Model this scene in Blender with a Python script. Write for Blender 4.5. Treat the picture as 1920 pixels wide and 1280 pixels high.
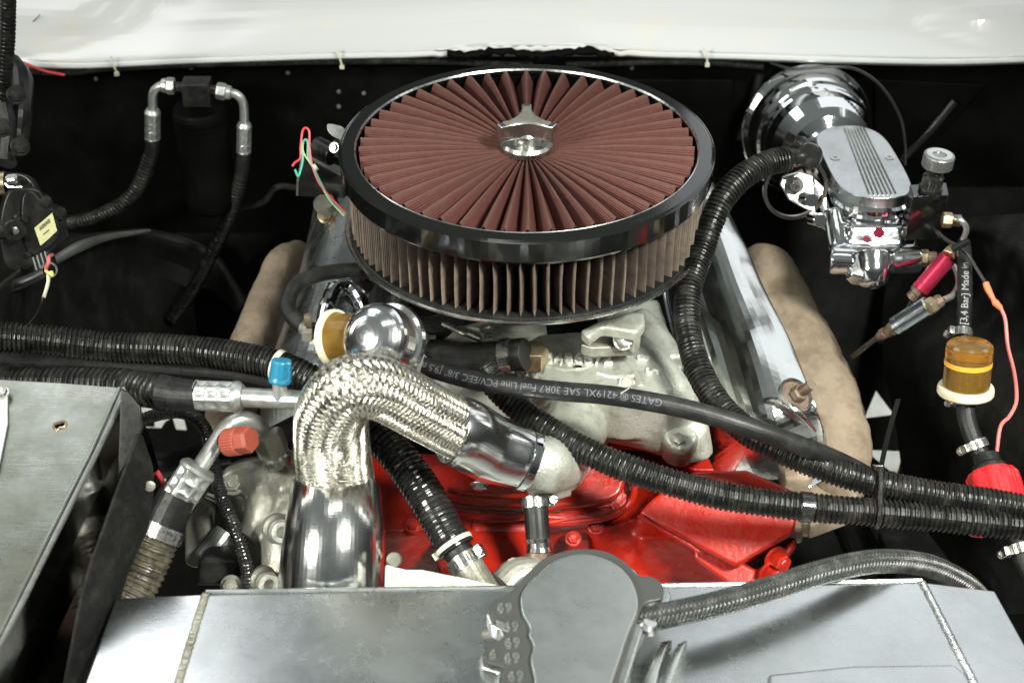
import bpy, bmesh, math, random
from mathutils import Vector as V, Matrix
random.seed(7)
for o in list(bpy.data.objects): bpy.data.objects.remove(o)
S = bpy.context.scene
COL = S.collection
R_ = math.radians
# ------------------------------------------------------------------ camera
CAM = V((-0.014, -1.2098, 0.6417)); PITCH = R_(35.891); FPX = 2667.0
cd = bpy.data.cameras.new('camera'); cam = bpy.data.objects.new('camera', cd); COL.objects.link(cam)
cam.location = CAM; cam.rotation_euler = (math.pi/2 - PITCH, 0, 0)
cd.sensor_width = 36; cd.lens = 50; cd.clip_start = 0.02; cd.clip_end = 100
cd.dof.use_dof = True; cd.dof.focus_distance = 1.32; cd.dof.aperture_fstop = 6.3
S.camera = cam
# ------------------------------------------------------------------ light
w = bpy.data.worlds.new('World'); S.world = w; w.use_nodes = True
nt = w.node_tree; bg = nt.nodes['Background']
tc = nt.nodes.new('ShaderNodeTexCoord'); sx = nt.nodes.new('ShaderNodeSeparateXYZ')
rp = nt.nodes.new('ShaderNodeValToRGB'); nt.links.new(tc.outputs['Generated'], sx.inputs[0]); nt.links.new(sx.outputs['Z'], rp.inputs[0])
rp.color_ramp.elements[0].position = 0.15; rp.color_ramp.elements[0].color = (.10, .104, .10, 1)
rp.color_ramp.elements[1].position = .75; rp.color_ramp.elements[1].color = (.50, .55, .53, 1)
nt.links.new(rp.outputs[0], bg.inputs[0]); bg.inputs[1].default_value = .34
def area(name, loc, target, sx_, sy_, e, col=(1, .995, .91)):
    l = bpy.data.lights.new(name, 'AREA'); l.shape = 'DISK' if name == 'work_lamp' else 'RECTANGLE'; l.size = sx_
    if l.shape == 'RECTANGLE': l.size_y = sy_
    l.energy = e; l.color = col
    o = bpy.data.objects.new(name, l); COL.objects.link(o); o.location = loc
    o.rotation_euler = (V(target) - V(loc)).to_track_quat('-Z', 'Y').to_euler()
    return o
area('work_lamp', (-1.2, -1.15, .78), (-.05, -.30, -.22), .34, .34, 10).data.spread = R_(85)
area('work_lamp', (.85, -1.15, 1.3), (.16, -.28, -.27), .36, .36, 9).data.spread = R_(52)
area('added_overhead_light', (.1, -.35, 2.3), (0, -.05, -.1), 1.4, .35, 4)  # unseen overhead light, added for soft reflections from above
area('added_reflection_light', (1.02, .95, 1.0), (.6, -.6, .3), 1.45, 1.4, 6.5, (.93, .97, 1))  # unseen panel, added to give the right of the tank a bright reflection
area('added_reflection_light', (-1.0, .85, 1.38), (-.7, -.4, 0), .6, .8, 5, (.96, .98, 1))  # unseen panel, added to whiten the left end plate of the tank
area('added_streak_light', (-1.25, .22, .42), (-.1, -.3, -.15), .22, .9, 2.4)  # unseen strip, added for bright streaks on the chrome sleeve and dome
area('added_streak_light', (1.35, .15, .5), (.1, -.3, -.15), .18, .8, 1.2)  # weaker unseen strip, added for the narrower right-hand streaks
area('added_floor_light', (.75, 1.05, -.35), (.7, .95, -1.02), .3, .3, 4)  # added behind the splash sheet, brightens the floor seen through the gaps
area('added_floor_light', (-.75, 1.05, -.35), (-.7, .95, -1.02), .3, .3, 4)  # same added light for the left floor gaps
S.view_settings.view_transform = 'Standard'; S.view_settings.look = 'None'; S.view_settings.exposure = 0; S.view_settings.gamma = 1
# ------------------------------------------------------------------ pixel rays (photo 1920x1280) to real positions
F_ = V((0, math.cos(PITCH), -math.sin(PITCH))); U_ = V((0, math.sin(PITCH), math.cos(PITCH))); X_ = V((1, 0, 0))
def ray(px, py): return F_ + X_*((px-960)/FPX) + U_*((640-py)/FPX)
def D(px, py, d): return CAM + ray(px, py)*d
def Z(px, py, z):
    r = ray(px, py); return CAM + r*((z-CAM.z)/r.z)
def Yp(px, py, y):
    r = ray(px, py); return CAM + r*((y-CAM.y)/r.y)
def OnP(px, py, p0, n):
    r = ray(px, py); return CAM + r*((p0-CAM).dot(n)/r.dot(n))
def prad(px, d): return px*d/FPX
def dep(p): return (p-CAM).dot(F_)
# ------------------------------------------------------------------ curves
def cr(p0, p1, p2, p3, t):
    return 0.5*((2*p1)+(p2-p0)*t+(2*p0-5*p1+4*p2-p3)*t*t+(3*p1-p0-3*p2+p3)*t**3)
def spline(pts, sub=12, closed=False):
    P = [V(p) for p in pts]; out = []; n = len(P)
    rng = range(n if closed else n-1)
    for i in rng:
        if closed: a, b, c, d = P[i-1], P[i], P[(i+1) % n], P[(i+2) % n]
        else: a, b, c, d = P[max(i-1, 0)], P[i], P[i+1], P[min(i+2, n-1)]
        if not closed and i == 0: a = b*2-c
        if not closed and i == n-2: d = c*2-b
        for k in range(sub): out.append(cr(a, b, c, d, k/sub))
    if not closed: out.append(P[-1].copy())
    return out
def resample(pts, step=None, n=None):
    L = [0]
    for a, b in zip(pts, pts[1:]): L.append(L[-1]+(b-a).length)
    tot = L[-1]
    if n is None: n = max(2, int(round(tot/step)))
    out = []; j = 0
    for i in range(n+1):
        s = tot*i/n
        while j < len(L)-2 and L[j+1] < s: j += 1
        t = (s-L[j])/max(1e-9, L[j+1]-L[j]); out.append(pts[j].lerp(pts[j+1], min(1, t)))
    return out, tot
def at_len(pts, L, s):
    lo, hi = 0, len(L)-1
    s = max(0, min(L[-1], s))
    while hi-lo > 1:
        m = (lo+hi)//2
        if L[m] <= s: lo = m
        else: hi = m
    t = (s-L[lo])/max(1e-9, L[hi]-L[lo])
    return pts[lo].lerp(pts[hi], t), (pts[hi]-pts[lo]).normalized()
def lens(pts):
    L = [0]
    for a, b in zip(pts, pts[1:]): L.append(L[-1]+(b-a).length)
    return L
def perp(t):
    a = V((0, 0, 1)) if abs(t.z) < .9 else V((1, 0, 0))
    n = a.cross(t).normalized(); return n
def frames(pts):
    T = []
    for i in range(len(pts)):
        a = pts[max(0, i-1)]; b = pts[min(len(pts)-1, i+1)]; T.append((b-a).normalized())
    n = perp(T[0]); N = [n]
    for i in range(1, len(pts)):
        n = N[-1]-T[i]*N[-1].dot(T[i]); n.normalize(); N.append(n)
    return T, N
# ------------------------------------------------------------------ mesh builder
class MB:
    def __init__(s): s.v = []; s.f = []; s.uv = []
    def add(s, vs, fs, uvs=None):
        b = len(s.v); s.v += [V(v) for v in vs]
        for i, f in enumerate(fs):
            s.f.append([b+k for k in f]); s.uv.append(uvs[i] if uvs else [(0, 0)]*len(f))
        return s
    def tube(s, pts, r, n=16, cap=True, fx=None):
        T, N = frames(pts); m = len(pts); vs = []; fs = []; uv = []; L = lens(pts)
        rr = r if isinstance(r, (list, tuple)) else [r]*m
        for i, p in enumerate(pts):
            B = T[i].cross(N[i])
            for k in range(n):
                a = 2*math.pi*k/n; q = rr[i]*(fx(i, k) if fx else 1)
                vs.append(p+(N[i]*math.cos(a)+B*math.sin(a))*q)
        for i in range(m-1):
            for k in range(n):
                k2 = (k+1) % n
                fs.append([i*n+k, i*n+k2, (i+1)*n+k2, (i+1)*n+k])
                uv.append([(k/n, L[i]), ((k+1)/n, L[i]), ((k+1)/n, L[i+1]), (k/n, L[i+1])])
        if cap:
            fs.append(list(range(n))[::-1]); uv.append([(0, 0)]*n)
            fs.append([(m-1)*n+k for k in range(n)]); uv.append([(0, 0)]*n)
        return s.add(vs, fs, uv)
    def pipe(s, ctl, r, n=16, sub=10, cap=True):      # radii given per control point or one
        pts = spline(ctl, sub)
        if isinstance(r, (list, tuple)):
            rs = []
            for i in range(len(r)-1): rs += [r[i]+(r[i+1]-r[i])*k/sub for k in range(sub)]
            rs.append(r[-1])
        else: rs = r
        return s.tube(pts, rs, n, cap)
    def lathe(s, prof, base, axis, n=40, ref=None, fx=None):
        ax = V(axis).normalized(); N = (V(ref)-ax*V(ref).dot(ax)).normalized() if ref is not None else perp(ax)
        B = ax.cross(N); vs = []; fs = []; m = len(prof)
        for i, (r, h) in enumerate(prof):
            for k in range(n):
                a = 2*math.pi*k/n; q = r*(fx(i, k) if fx else 1)
                vs.append(V(base)+ax*h+(N*math.cos(a)+B*math.sin(a))*q)
        for i in range(m-1):
            for k in range(n):
                k2 = (k+1) % n; fs.append([i*n+k, i*n+k2, (i+1)*n+k2, (i+1)*n+k])
        if prof[0][0] > 1e-6 or True: fs.append(list(range(n))[::-1])
        fs.append([(m-1)*n+k for k in range(n)])
        return s.add(vs, fs)
    def ring(s, prof, base, axis, n=64, fx=None):      # closed profile revolved (hollow)
        ax = V(axis).normalized(); N = perp(ax); B = ax.cross(N); vs = []; fs = []; m = len(prof)
        for i, (r, h) in enumerate(prof):
            for k in range(n):
                a = 2*math.pi*k/n; vs.append(V(base)+ax*h+(N*math.cos(a)+B*math.sin(a))*r)
        for i in range(m):
            j = (i+1) % m
            for k in range(n):
                k2 = (k+1) % n; fs.append([i*n+k, i*n+k2, j*n+k2, j*n+k])
        return s.add(vs, fs)
    def prism(s, pts, ext):
        pts = [V(p) for p in pts]; n = len(pts); e = V(ext)
        nn = V((0, 0, 0))
        for i in range(n): nn += (pts[i]-pts[0]).cross(pts[(i+1) % n]-pts[0])
        if nn.dot(e) > 0: pts = pts[::-1]
        vs = pts+[p+e for p in pts]
        fs = [list(range(n)), [n+i for i in range(n)][::-1]]
        for i in range(n): j = (i+1) % n; fs.append([j, i, n+i, n+j])
        return s.add(vs, fs)
    def box(s, c, dx, dy, dz):   # half vectors
        c = V(c); dx = V(dx); dy = V(dy); dz = V(dz)
        vs = [c+dx*a+dy*b+dz*g for a in (-1, 1) for b in (-1, 1) for g in (-1, 1)]
        fs = [[0, 1, 3, 2], [4, 6, 7, 5], [0, 4, 5, 1], [2, 3, 7, 6], [0, 2, 6, 4], [1, 5, 7, 3]]
        if dx.cross(dy).dot(dz) < 0: fs = [f[::-1] for f in fs]
        return s.add(vs, fs)
    def bx(s, c, sx, sy, sz): return s.box(c, (sx/2, 0, 0), (0, sy/2, 0), (0, 0, sz/2))
    def grid(s, rows, nu=4, nv=4, thick=0, nrm=None):
        g = [spline(r, nu) for r in rows]; cols = list(zip(*g)); c2 = [spline(list(c), nv) for c in cols]
        m = len(c2); k = len(c2[0]); vs = [p for c in c2 for p in c]; fs = []; uv = []
        for i in range(m-1):
            for j in range(k-1):
                fs.append([i*k+j, (i+1)*k+j, (i+1)*k+j+1, i*k+j+1]); uv.append([(i/m, j/k), ((i+1)/m, j/k), ((i+1)/m, (j+1)/k), (i/m, (j+1)/k)])
        return s.add(vs, fs, uv)
    def hexa(s, base, axis, r, h, ref=None, dome=True):
        return s.lathe([(r*.86, 0), (r, h*.12), (r, h*.85), (r*.86, h)] if dome else [(r, 0), (r, h)], base, axis, 6, ref)
    def build(s, name, mat, parent=None, flat=False, lump=None, bev=0, seg=2, sub=0, cast=0, smooth=6, solid=0, ang=38, origin=None):
        if origin is None:
            if parent is not None: origin = V(parent['o'])
            else:
                lo = V([min(p[i] for p in s.v) for i in range(3)]); hi = V([max(p[i] for p in s.v) for i in range(3)])
                origin = V(((lo.x+hi.x)/2, (lo.y+hi.y)/2, lo.z))
        me = bpy.data.meshes.new(name); me.from_pydata([p-origin for p in s.v], [], s.f)
        u = me.uv_layers.new(name='UVMap'); i = 0
        flat = []
        for q in s.uv:
            for c in q: flat += [c[0], c[1]]
        u.data.foreach_set('uv', flat)
        me.validate(); me.update()
        if len(me.polygons):
            me.polygons.foreach_set('use_smooth', [not flat]*len(me.polygons)); flat or me.set_sharp_from_angle(angle=R_(ang))
        me.materials.append(mat)
        o = bpy.data.objects.new(name, me); COL.objects.link(o); o['o'] = list(origin)
        if parent is not None: o.parent = parent; o.location = origin-V(parent['o'])
        else: o.location = origin
        if solid:
            m = o.modifiers.new('thickness', 'SOLIDIFY'); m.thickness = solid; m.offset = -1
        if cast:
            m = o.modifiers.new('cast', 'REMESH'); m.mode = 'VOXEL'; m.voxel_size = cast; m.use_smooth_shade = True
            m = o.modifiers.new('soften', 'SMOOTH'); m.iterations = smooth; m.factor = .5
            if lump:
                tx = bpy.data.textures.new('lumps', 'CLOUDS'); tx.noise_scale = lump[0]; tx.noise_depth = 3
                m = o.modifiers.new('lumps', 'DISPLACE'); m.texture = tx; m.strength = lump[1]; m.mid_level = .5; m.texture_coords = 'LOCAL'
        if bev:
            m = o.modifiers.new('bevel', 'BEVEL'); m.width = bev; m.segments = seg; m.limit_method = 'ANGLE'; m.angle_limit = R_(34)
            m.harden_normals = False
            me.attributes.get('sharp_edge') and me.attributes.remove(me.attributes['sharp_edge'])
            wn = o.modifiers.new('normals', 'WEIGHTED_NORMAL'); wn.keep_sharp = False
        if sub:
            m = o.modifiers.new('sub', 'SUBSURF'); m.levels = sub; m.render_levels = sub
        return o
def tag(o, label, cat, group=None, kind=None):
    o['label'] = label; o['category'] = cat
    if group: o['group'] = group
    if kind: o['kind'] = kind
    return o
def struct(o): o['kind'] = 'structure'; return o
def thing(name, label, cat, loc, group=None):
    o = bpy.data.objects.new(name, None); COL.objects.link(o); o.location = V(loc); o['o'] = list(V(loc)); o.empty_display_size = .02
    return tag(o, label, cat, group)
# ------------------------------------------------------------------ materials
def mat(name, col, rough=.5, metal=0, bump=0, bscale=300, dirt=None, damt=.0, dscale=25, rvar=.0, coat=0, spec=None, trans=0, sss=0, scratch=0, emit=0, det=4, aniso=None, wave=None, ridge=None):
    m = bpy.data.materials.new(name); m.use_nodes = True; n = m.node_tree; p = n.nodes['Principled BSDF']; Lk = n.links.new
    p.inputs['Base Color'].default_value = (*col, 1); p.inputs['Roughness'].default_value = rough; p.inputs['Metallic'].default_value = metal
    p.inputs['Coat Weight'].default_value = coat; p.inputs['Coat Roughness'].default_value = .12
    if spec is not None: p.inputs['Specular IOR Level'].default_value = spec
    if trans: p.inputs['Transmission Weight'].default_value = trans
    if sss: p.inputs['Subsurface Weight'].default_value = sss; p.inputs['Subsurface Scale'].default_value = .01
    t = n.nodes.new('ShaderNodeTexCoord')
    def noise(sc, d=4, r=.6, dist=0):
        q = n.nodes.new('ShaderNodeTexNoise'); q.inputs['Scale'].default_value = sc; q.inputs['Detail'].default_value = d; q.inputs['Roughness'].default_value = r
        q.inputs['Distortion'].default_value = dist; Lk(t.outputs['Object'], q.inputs['Vector']); return q
    def ramp(inp, a, b, c0=(0, 0, 0, 1), c1=(1, 1, 1, 1)):
        q = n.nodes.new('ShaderNodeValToRGB'); q.color_ramp.elements[0].position = a; q.color_ramp.elements[1].position = b
        q.color_ramp.elements[0].color = c0; q.color_ramp.elements[1].color = c1; Lk(inp, q.inputs[0]); return q
    if dirt and damt:
        q = noise(dscale, 8, .7); r = ramp(q.outputs[0], .62-damt*.35, .78-damt*.2)
        mx = n.nodes.new('ShaderNodeMix'); mx.data_type = 'RGBA'; mx.inputs[6].default_value = (*col, 1); mx.inputs[7].default_value = (*dirt, 1)
        Lk(r.outputs[0], mx.inputs[0]); Lk(mx.outputs[2], p.inputs['Base Color'])
    if rvar:
        q = noise(dscale*1.7, 6, .7); mr = n.nodes.new('ShaderNodeMapRange'); mr.inputs[1].default_value = .3; mr.inputs[2].default_value = .7
        mr.inputs[3].default_value = max(.02, rough-rvar); mr.inputs[4].default_value = rough+rvar; Lk(q.outputs[0], mr.inputs[0]); Lk(mr.outputs[0], p.inputs['Roughness'])
    last = None
    if scratch:
        mp = n.nodes.new('ShaderNodeMapping'); mp.inputs['Scale'].default_value = (40, 900, 900); mp.inputs['Rotation'].default_value = (0, 0, .5); Lk(t.outputs['Object'], mp.inputs[0])
        q = n.nodes.new('ShaderNodeTexNoise'); q.inputs['Scale'].default_value = 1; q.inputs['Detail'].default_value = 3; Lk(mp.outputs[0], q.inputs[0])
        b = n.nodes.new('ShaderNodeBump'); b.inputs['Strength'].default_value = scratch; b.inputs['Distance'].default_value = .0004; Lk(q.outputs[0], b.inputs['Height']); last = b
    if wave:   # woven gauze in UV
        for ax, sc in enumerate(wave):
            mp = n.nodes.new('ShaderNodeSeparateXYZ'); Lk(t.outputs['UV'], mp.inputs[0])
            mm = n.nodes.new('ShaderNodeMath'); mm.operation = 'MULTIPLY'; mm.inputs[1].default_value = sc; Lk(mp.outputs[ax], mm.inputs[0])
            sn = n.nodes.new('ShaderNodeMath'); sn.operation = 'SINE'; Lk(mm.outputs[0], sn.inputs[0])
            b = n.nodes.new('ShaderNodeBump'); b.inputs['Strength'].default_value = .45; b.inputs['Distance'].default_value = .0005
            Lk(sn.outputs[0], b.inputs['Height'])
            if last: Lk(last.outputs[0], b.inputs['Normal'])
            last = b
    if bump:
        q = noise(bscale, det, .6); b = n.nodes.new('ShaderNodeBump'); b.inputs['Strength'].default_value = bump; b.inputs['Distance'].default_value = .001
        Lk(q.outputs[0], b.inputs['Height'])
        if last: Lk(last.outputs[0], b.inputs['Normal'])
        last = b
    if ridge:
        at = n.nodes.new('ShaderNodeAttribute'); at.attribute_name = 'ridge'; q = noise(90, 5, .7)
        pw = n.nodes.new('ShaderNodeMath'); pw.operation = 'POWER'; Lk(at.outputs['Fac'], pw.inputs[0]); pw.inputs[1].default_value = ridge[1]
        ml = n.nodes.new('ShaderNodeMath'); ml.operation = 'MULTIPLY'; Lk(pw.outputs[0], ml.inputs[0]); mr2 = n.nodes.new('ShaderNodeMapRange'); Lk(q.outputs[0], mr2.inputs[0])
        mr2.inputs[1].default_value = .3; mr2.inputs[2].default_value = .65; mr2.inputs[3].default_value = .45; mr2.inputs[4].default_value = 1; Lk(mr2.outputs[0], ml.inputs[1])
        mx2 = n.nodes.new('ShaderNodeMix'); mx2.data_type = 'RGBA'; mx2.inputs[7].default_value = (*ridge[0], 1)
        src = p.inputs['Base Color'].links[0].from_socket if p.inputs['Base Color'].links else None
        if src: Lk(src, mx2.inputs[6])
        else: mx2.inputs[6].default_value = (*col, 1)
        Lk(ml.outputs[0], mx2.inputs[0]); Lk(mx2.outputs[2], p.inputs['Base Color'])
    if last: Lk(last.outputs[0], p.inputs['Normal'])
    if coat and last: pass
    return m
M = {}
M['chrome'] = mat('chrome', (.80, .81, .82), .07, 1, rvar=.04, dscale=40, bump=.05, bscale=60)
M['chrome_worn'] = mat('worn_chrome', (.80, .81, .81), .15, 1, dirt=(.6, .61, .60), damt=.3, rvar=.03, dscale=45, bump=.06, bscale=500)
M['polished'] = mat('polished_aluminium', (.66, .68, .66), .25, 1, dirt=(.45, .46, .44), damt=.35, rvar=.07, dscale=30, bump=.05, bscale=40)
M['cover'] = mat('satin_polished_cover', (.78, .80, .78), .20, 1, dirt=(.62, .64, .62), damt=.3, dscale=22, rvar=.05, bump=.2, bscale=14, det=3)
M['brushed'] = mat('brushed_aluminium', (.56, .58, .58), .3, 1, dirt=(.40, .42, .41), damt=.5, dscale=14, rvar=.1, scratch=.25)
M['tank'] = mat('welded_aluminium', (.66, .69, .69), .27, 1, dirt=(.56, .58, .58), damt=.5, dscale=9, rvar=.07, scratch=.14, bump=.22, bscale=11, det=2)
M['sheet'] = mat('scratched_aluminium_sheet', (.38, .40, .37), .30, .9, dirt=(.24, .25, .21), damt=.8, dscale=13, rvar=.12, scratch=.22, bump=.1, bscale=30)
M['darkmirror'] = mat('grimy_reflective_sheet', (.16, .16, .145), .14, 1, dirt=(.08, .08, .07), damt=.5, dscale=16, rvar=.1)
M['cast'] = mat('cast_aluminium_painted', (.50, .52, .46), .40, .6, bump=1.0, bscale=330, dirt=(.24, .23, .18), damt=.4, dscale=30, rvar=.1)
M['palecast'] = mat('pale_cast_numbers', (.80, .80, .74), .35, .5)  # raised numbers, paler than the casting around them
M['castdark'] = mat('grimy_cast_aluminium', (.29, .29, .25), .45, .55, bump=.5, bscale=300, dirt=(.12, .115, .09), damt=.6, dscale=22, rvar=.12)
M['tube'] = mat('aluminium_tube', (.48, .50, .48), .38, .85, bump=.2, bscale=250, dirt=(.3, .3, .27), damt=.4, dscale=40, rvar=.08)
M['steel'] = mat('steel', (.55, .55, .52), .28, 1, dirt=(.3, .28, .24), damt=.4, dscale=80, rvar=.1)
M['rusty'] = mat('rusty_steel', (.20, .17, .14), .5, .6, dirt=(.13, .065, .035), damt=.7, dscale=90, bump=.4, bscale=500)
M['brass'] = mat('brass', (.46, .40, .26), .35, .9, dirt=(.28, .17, .1), damt=.5, dscale=80, bump=.2)
M['rubber'] = mat('black_rubber', (.0065, .007, .007), .46, spec=.32, bump=.25, bscale=500, dirt=(.026, .026, .025), damt=.4, dscale=50, rvar=.1)
M['loom'] = mat('black_corrugated_plastic', (.005, .0053, .005), .34, spec=.3, dirt=(.032, .031, .027), damt=.4, dscale=70, rvar=.1, bump=.1, bscale=900)
M['loomgloss'] = mat('glossy_corrugated_plastic', (.013, .013, .013), .2, dirt=(.05, .05, .045), damt=.25, dscale=80, rvar=.06)
M['oily'] = mat('oily_corrugated_plastic', (.03, .028, .022), .28, dirt=(.14, .12, .08), damt=.7, dscale=130, bump=.3, bscale=400, rvar=.12)
M['plastic'] = mat('black_plastic', (.007, .0073, .007), .34, spec=.35, bump=.12, bscale=350, dirt=(.025, .025, .023), damt=.4, dscale=40, rvar=.1)
M['flatblack'] = mat('dull_black_paint', (.0012, .0013, .0012), .6, spec=.05, dirt=(.0045, .0045, .0042), damt=.5, dscale=9, rvar=.12, bump=.35, bscale=35)
M['fender'] = mat('satin_black_paint', (.005, .0053, .005), .42, spec=.5, dirt=(.016, .016, .015), damt=.45, dscale=16, rvar=.1, bump=.3, bscale=28)
M['gloss'] = mat('gloss_black_paint', (.004, .0043, .004), .12, coat=.6, rvar=.05, dscale=30, bump=.03, bscale=60)
M['felt'] = mat('black_rubber_sheet', (.005, .0053, .005), .8, spec=.2, bump=.8, bscale=350, dirt=(.02, .02, .018), damt=.45, dscale=60)
M['red'] = mat('red_engine_paint', (.28, .010, .004), .34, spec=.4, coat=.18, bump=.7, bscale=160, dirt=(.16, .012, .008), damt=.25, dscale=42, rvar=.12, det=8)
M['tan'] = mat('tan_header_coating', (.245, .195, .14), .9, bump=1, bscale=220, dirt=(.15, .11, .07), damt=.5, dscale=30)
M['white'] = mat('white_car_paint', (.55, .56, .565), .22, coat=.5, dirt=(.62, .58, .47), damt=.12, dscale=9, bump=.04, bscale=9)
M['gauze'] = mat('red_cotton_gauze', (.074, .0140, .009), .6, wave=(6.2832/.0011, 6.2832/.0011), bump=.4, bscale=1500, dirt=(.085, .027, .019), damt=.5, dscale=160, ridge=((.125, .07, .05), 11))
M['gauze_side'] = mat('brown_cotton_gauze', (.040, .022, .017), .6, wave=(6.2832/.0012, 6.2832/.0012), bump=.5, bscale=1500, dirt=(.12, .075, .06), damt=.5, dscale=120, ridge=((.31, .25, .195), 3.2))  # valley shade is put into the dark base, ridge tips tinted pale
M['braid'] = mat('braided_stainless_strands', (.66, .645, .56), .27, 1, wave=(6.2832/.2, 1), dirt=(.5, .48, .4), damt=.4, dscale=70, rvar=.08)
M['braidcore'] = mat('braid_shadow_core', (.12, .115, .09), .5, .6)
M['cream'] = mat('cream_nylon', (.62, .58, .44), .42, sss=.15, dirt=(.55, .42, .2), damt=.3, dscale=60)
M['amber'] = mat('amber_plastic', (.50, .31, .07), .15, trans=.8, dirt=(.35, .18, .02), damt=.4, dscale=60, coat=.4)
M['amberdark'] = mat('fuel_soaked_paper', (.20, .12, .04), .5, dirt=(.1, .06, .02), damt=.5, dscale=70)
M['orange'] = mat('orange_fuel_band', (.75, .35, .04), .4)
M['blue'] = mat('blue_plastic', (.012, .15, .25), .38, bump=.1, bscale=200)
M['capred'] = mat('faded_red_plastic', (.24, .045, .025), .5, bump=.15, bscale=300, dirt=(.25, .05, .03), damt=.3, dscale=90)
M['anored'] = mat('red_anodised_aluminium', (.62, .04, .10), .28, .8, dirt=(.3, .05, .07), damt=.35, dscale=150)
M['silver'] = mat('silver_anodised_aluminium', (.55, .62, .66), .2, 1, dirt=(.3, .33, .35), damt=.3, dscale=100)
M['redplastic'] = mat('bright_red_plastic', (.62, .015, .02), .28, coat=.3, bump=.15, bscale=60, rvar=.08)
M['wirered'] = mat('red_wire', (.55, .045, .05), .4)
M['wirepink'] = mat('faded_red_wire', (.55, .13, .12), .45)
M['wiregreen'] = mat('green_wire', (.05, .34, .24), .4)
M['wireyellow'] = mat('yellow_wire', (.55, .5, .15), .45)
M['wireblack'] = mat('black_wire', (.015, .015, .015), .35)
M['orangeplastic'] = mat('orange_connector', (.60, .17, .07), .4)
M['tie'] = mat('pale_zip_tie', (.50, .50, .38), .45)
M['sticker'] = mat('pale_yellow_sticker', (.50, .50, .26), .55, dirt=(.36, .36, .2), damt=.3, dscale=200)
M['ink'] = mat('black_ink', (.03, .03, .025), .6)
M['print'] = mat('grey_hose_print', (.085, .092, .105), .6)
M['printwhite'] = mat('white_hose_print', (.28, .29, .28), .6)
M['bracket'] = mat('grey_steel_bracket', (.30, .31, .30), .35, .8, dirt=(.15, .15, .14), damt=.4, dscale=50)
M['floor'] = mat('pale_concrete', (.62, .63, .60), .8, dirt=(.4, .41, .39), damt=.5, dscale=12, bump=.5, bscale=60)
M['capplate'] = mat('machined_aluminium', (.58, .61, .60), .30, .95, dirt=(.50, .53, .52), damt=.5, dscale=16, scratch=.2, bump=.06, bscale=25, rvar=.06)
M['capedge'] = mat('dark_machined_aluminium', (.09, .093, .088), .5, .7, bump=.2, bscale=400)

# ------------------------------------------------------------------ reusable builders
def corr(ctl, r, pitch=.0042, depth=.0013, n=22, seam=None, rads=None):
    base = spline(ctl, 14); pts, tot = resample(base, pitch); cnt = len(pts)-1
    L = lens(base); P = []; RR = []
    s = 0; j = 0
    for i in range(cnt):
        for fr, hi in ((0.0, 0), (.2, 0), (.34, 1), (.5, 1.12), (.72, 1), (.86, 0)):
            q, _ = at_len(base, L, (i+fr)*tot/cnt); P.append(q)
            rr = r if rads is None else rads[0]+(rads[1]-rads[0])*(i/cnt)
            wob = 1+.02*math.sin(i*.37)+.012*random.uniform(-1, 1)
            RR.append((rr-depth*(1-min(hi, 1))+(.0002 if hi > 1 else 0))*wob)
    mb = MB(); k0 = seam
    mb.tube(P, RR, n, True, (lambda i, k: .955 if k == k0 else 1) if seam is not None else None)
    return mb
def bolt(parent, base, axis, r, h, m, washer=True, name='bolt', ref=None):
    mb = MB()
    if washer: mb.lathe([(r*1.35, 0), (r*1.4, r*.06), (r*1.4, r*.22), (r*1.3, r*.28)], base, axis, 20)
    mb.hexa(V(base)+V(axis).normalized()*r*.25, axis, r, h, ref)
    mb.lathe([(r*.62, 0), (r*.5, r*.12)], V(base)+V(axis).normalized()*(r*.25+h), axis, 16)
    return mb.build(name, m, parent, ang=30)
def clamp(parent, c, axis, r, wd, screwdir, name='hose_clamp', m=None):
    """worm-drive clamp: band with slots, screw housing and screw, as a child of a hose"""
    m = m or M['steel']; ax = V(axis).normalized()
    mb = MB(); mb.ring([(r, -wd/2), (r+.0012, -wd/2), (r+.0012, wd/2), (r, wd/2)], c, ax, 48)
    b = mb.build(name, m, parent)
    N = V(screwdir); N = (N-ax*N.dot(ax)).normalized(); T = ax.cross(N)
    sl = MB()
    for k in range(-14, 15):
        if abs(k) < 3: continue
        a = k*.19; q = N*math.cos(a)+T*math.sin(a); tt = ax.cross(q)
        sl.box(V(c)+q*(r+.0013), ax*(wd*.28), tt*(r*.035), q*.0002)
    sl.build('slots', M['ink'], b)
    h = MB(); hc = V(c)+N*(r+.0035)
    h.box(hc, ax*(wd*.5), T*.005, N*.0028); h.build('screw_housing', m, b, bev=.0008)
    s = MB(); s.lathe([(.0035, 0), (.0042, .001), (.0042, .004), (.0034, .005)], hc+T*.0045+N*.001, T, 20); s.build('screw', m, b)
    sk = MB(); sk.box(hc+T*.0097+N*.001, ax*.0005, N*.0035, T*.0002); sk.build('screw_slot', M['ink'], b)
    return b
def ziptie(parent, c, axis, r, wd=.004, m=None, head=None, name='zip_tie'):
    mb = MB(); mb.ring([(r, -wd/2), (r+.0011, -wd/2), (r+.0011, wd/2), (r, wd/2)], c, axis, 40)
    if head is not None:
        ax = V(axis).normalized(); N = V(head); N = (N-ax*N.dot(ax)).normalized(); mb.box(V(c)+N*(r+.002), ax*wd*.75, N*.002, ax.cross(N)*.003)
    return mb
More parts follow.
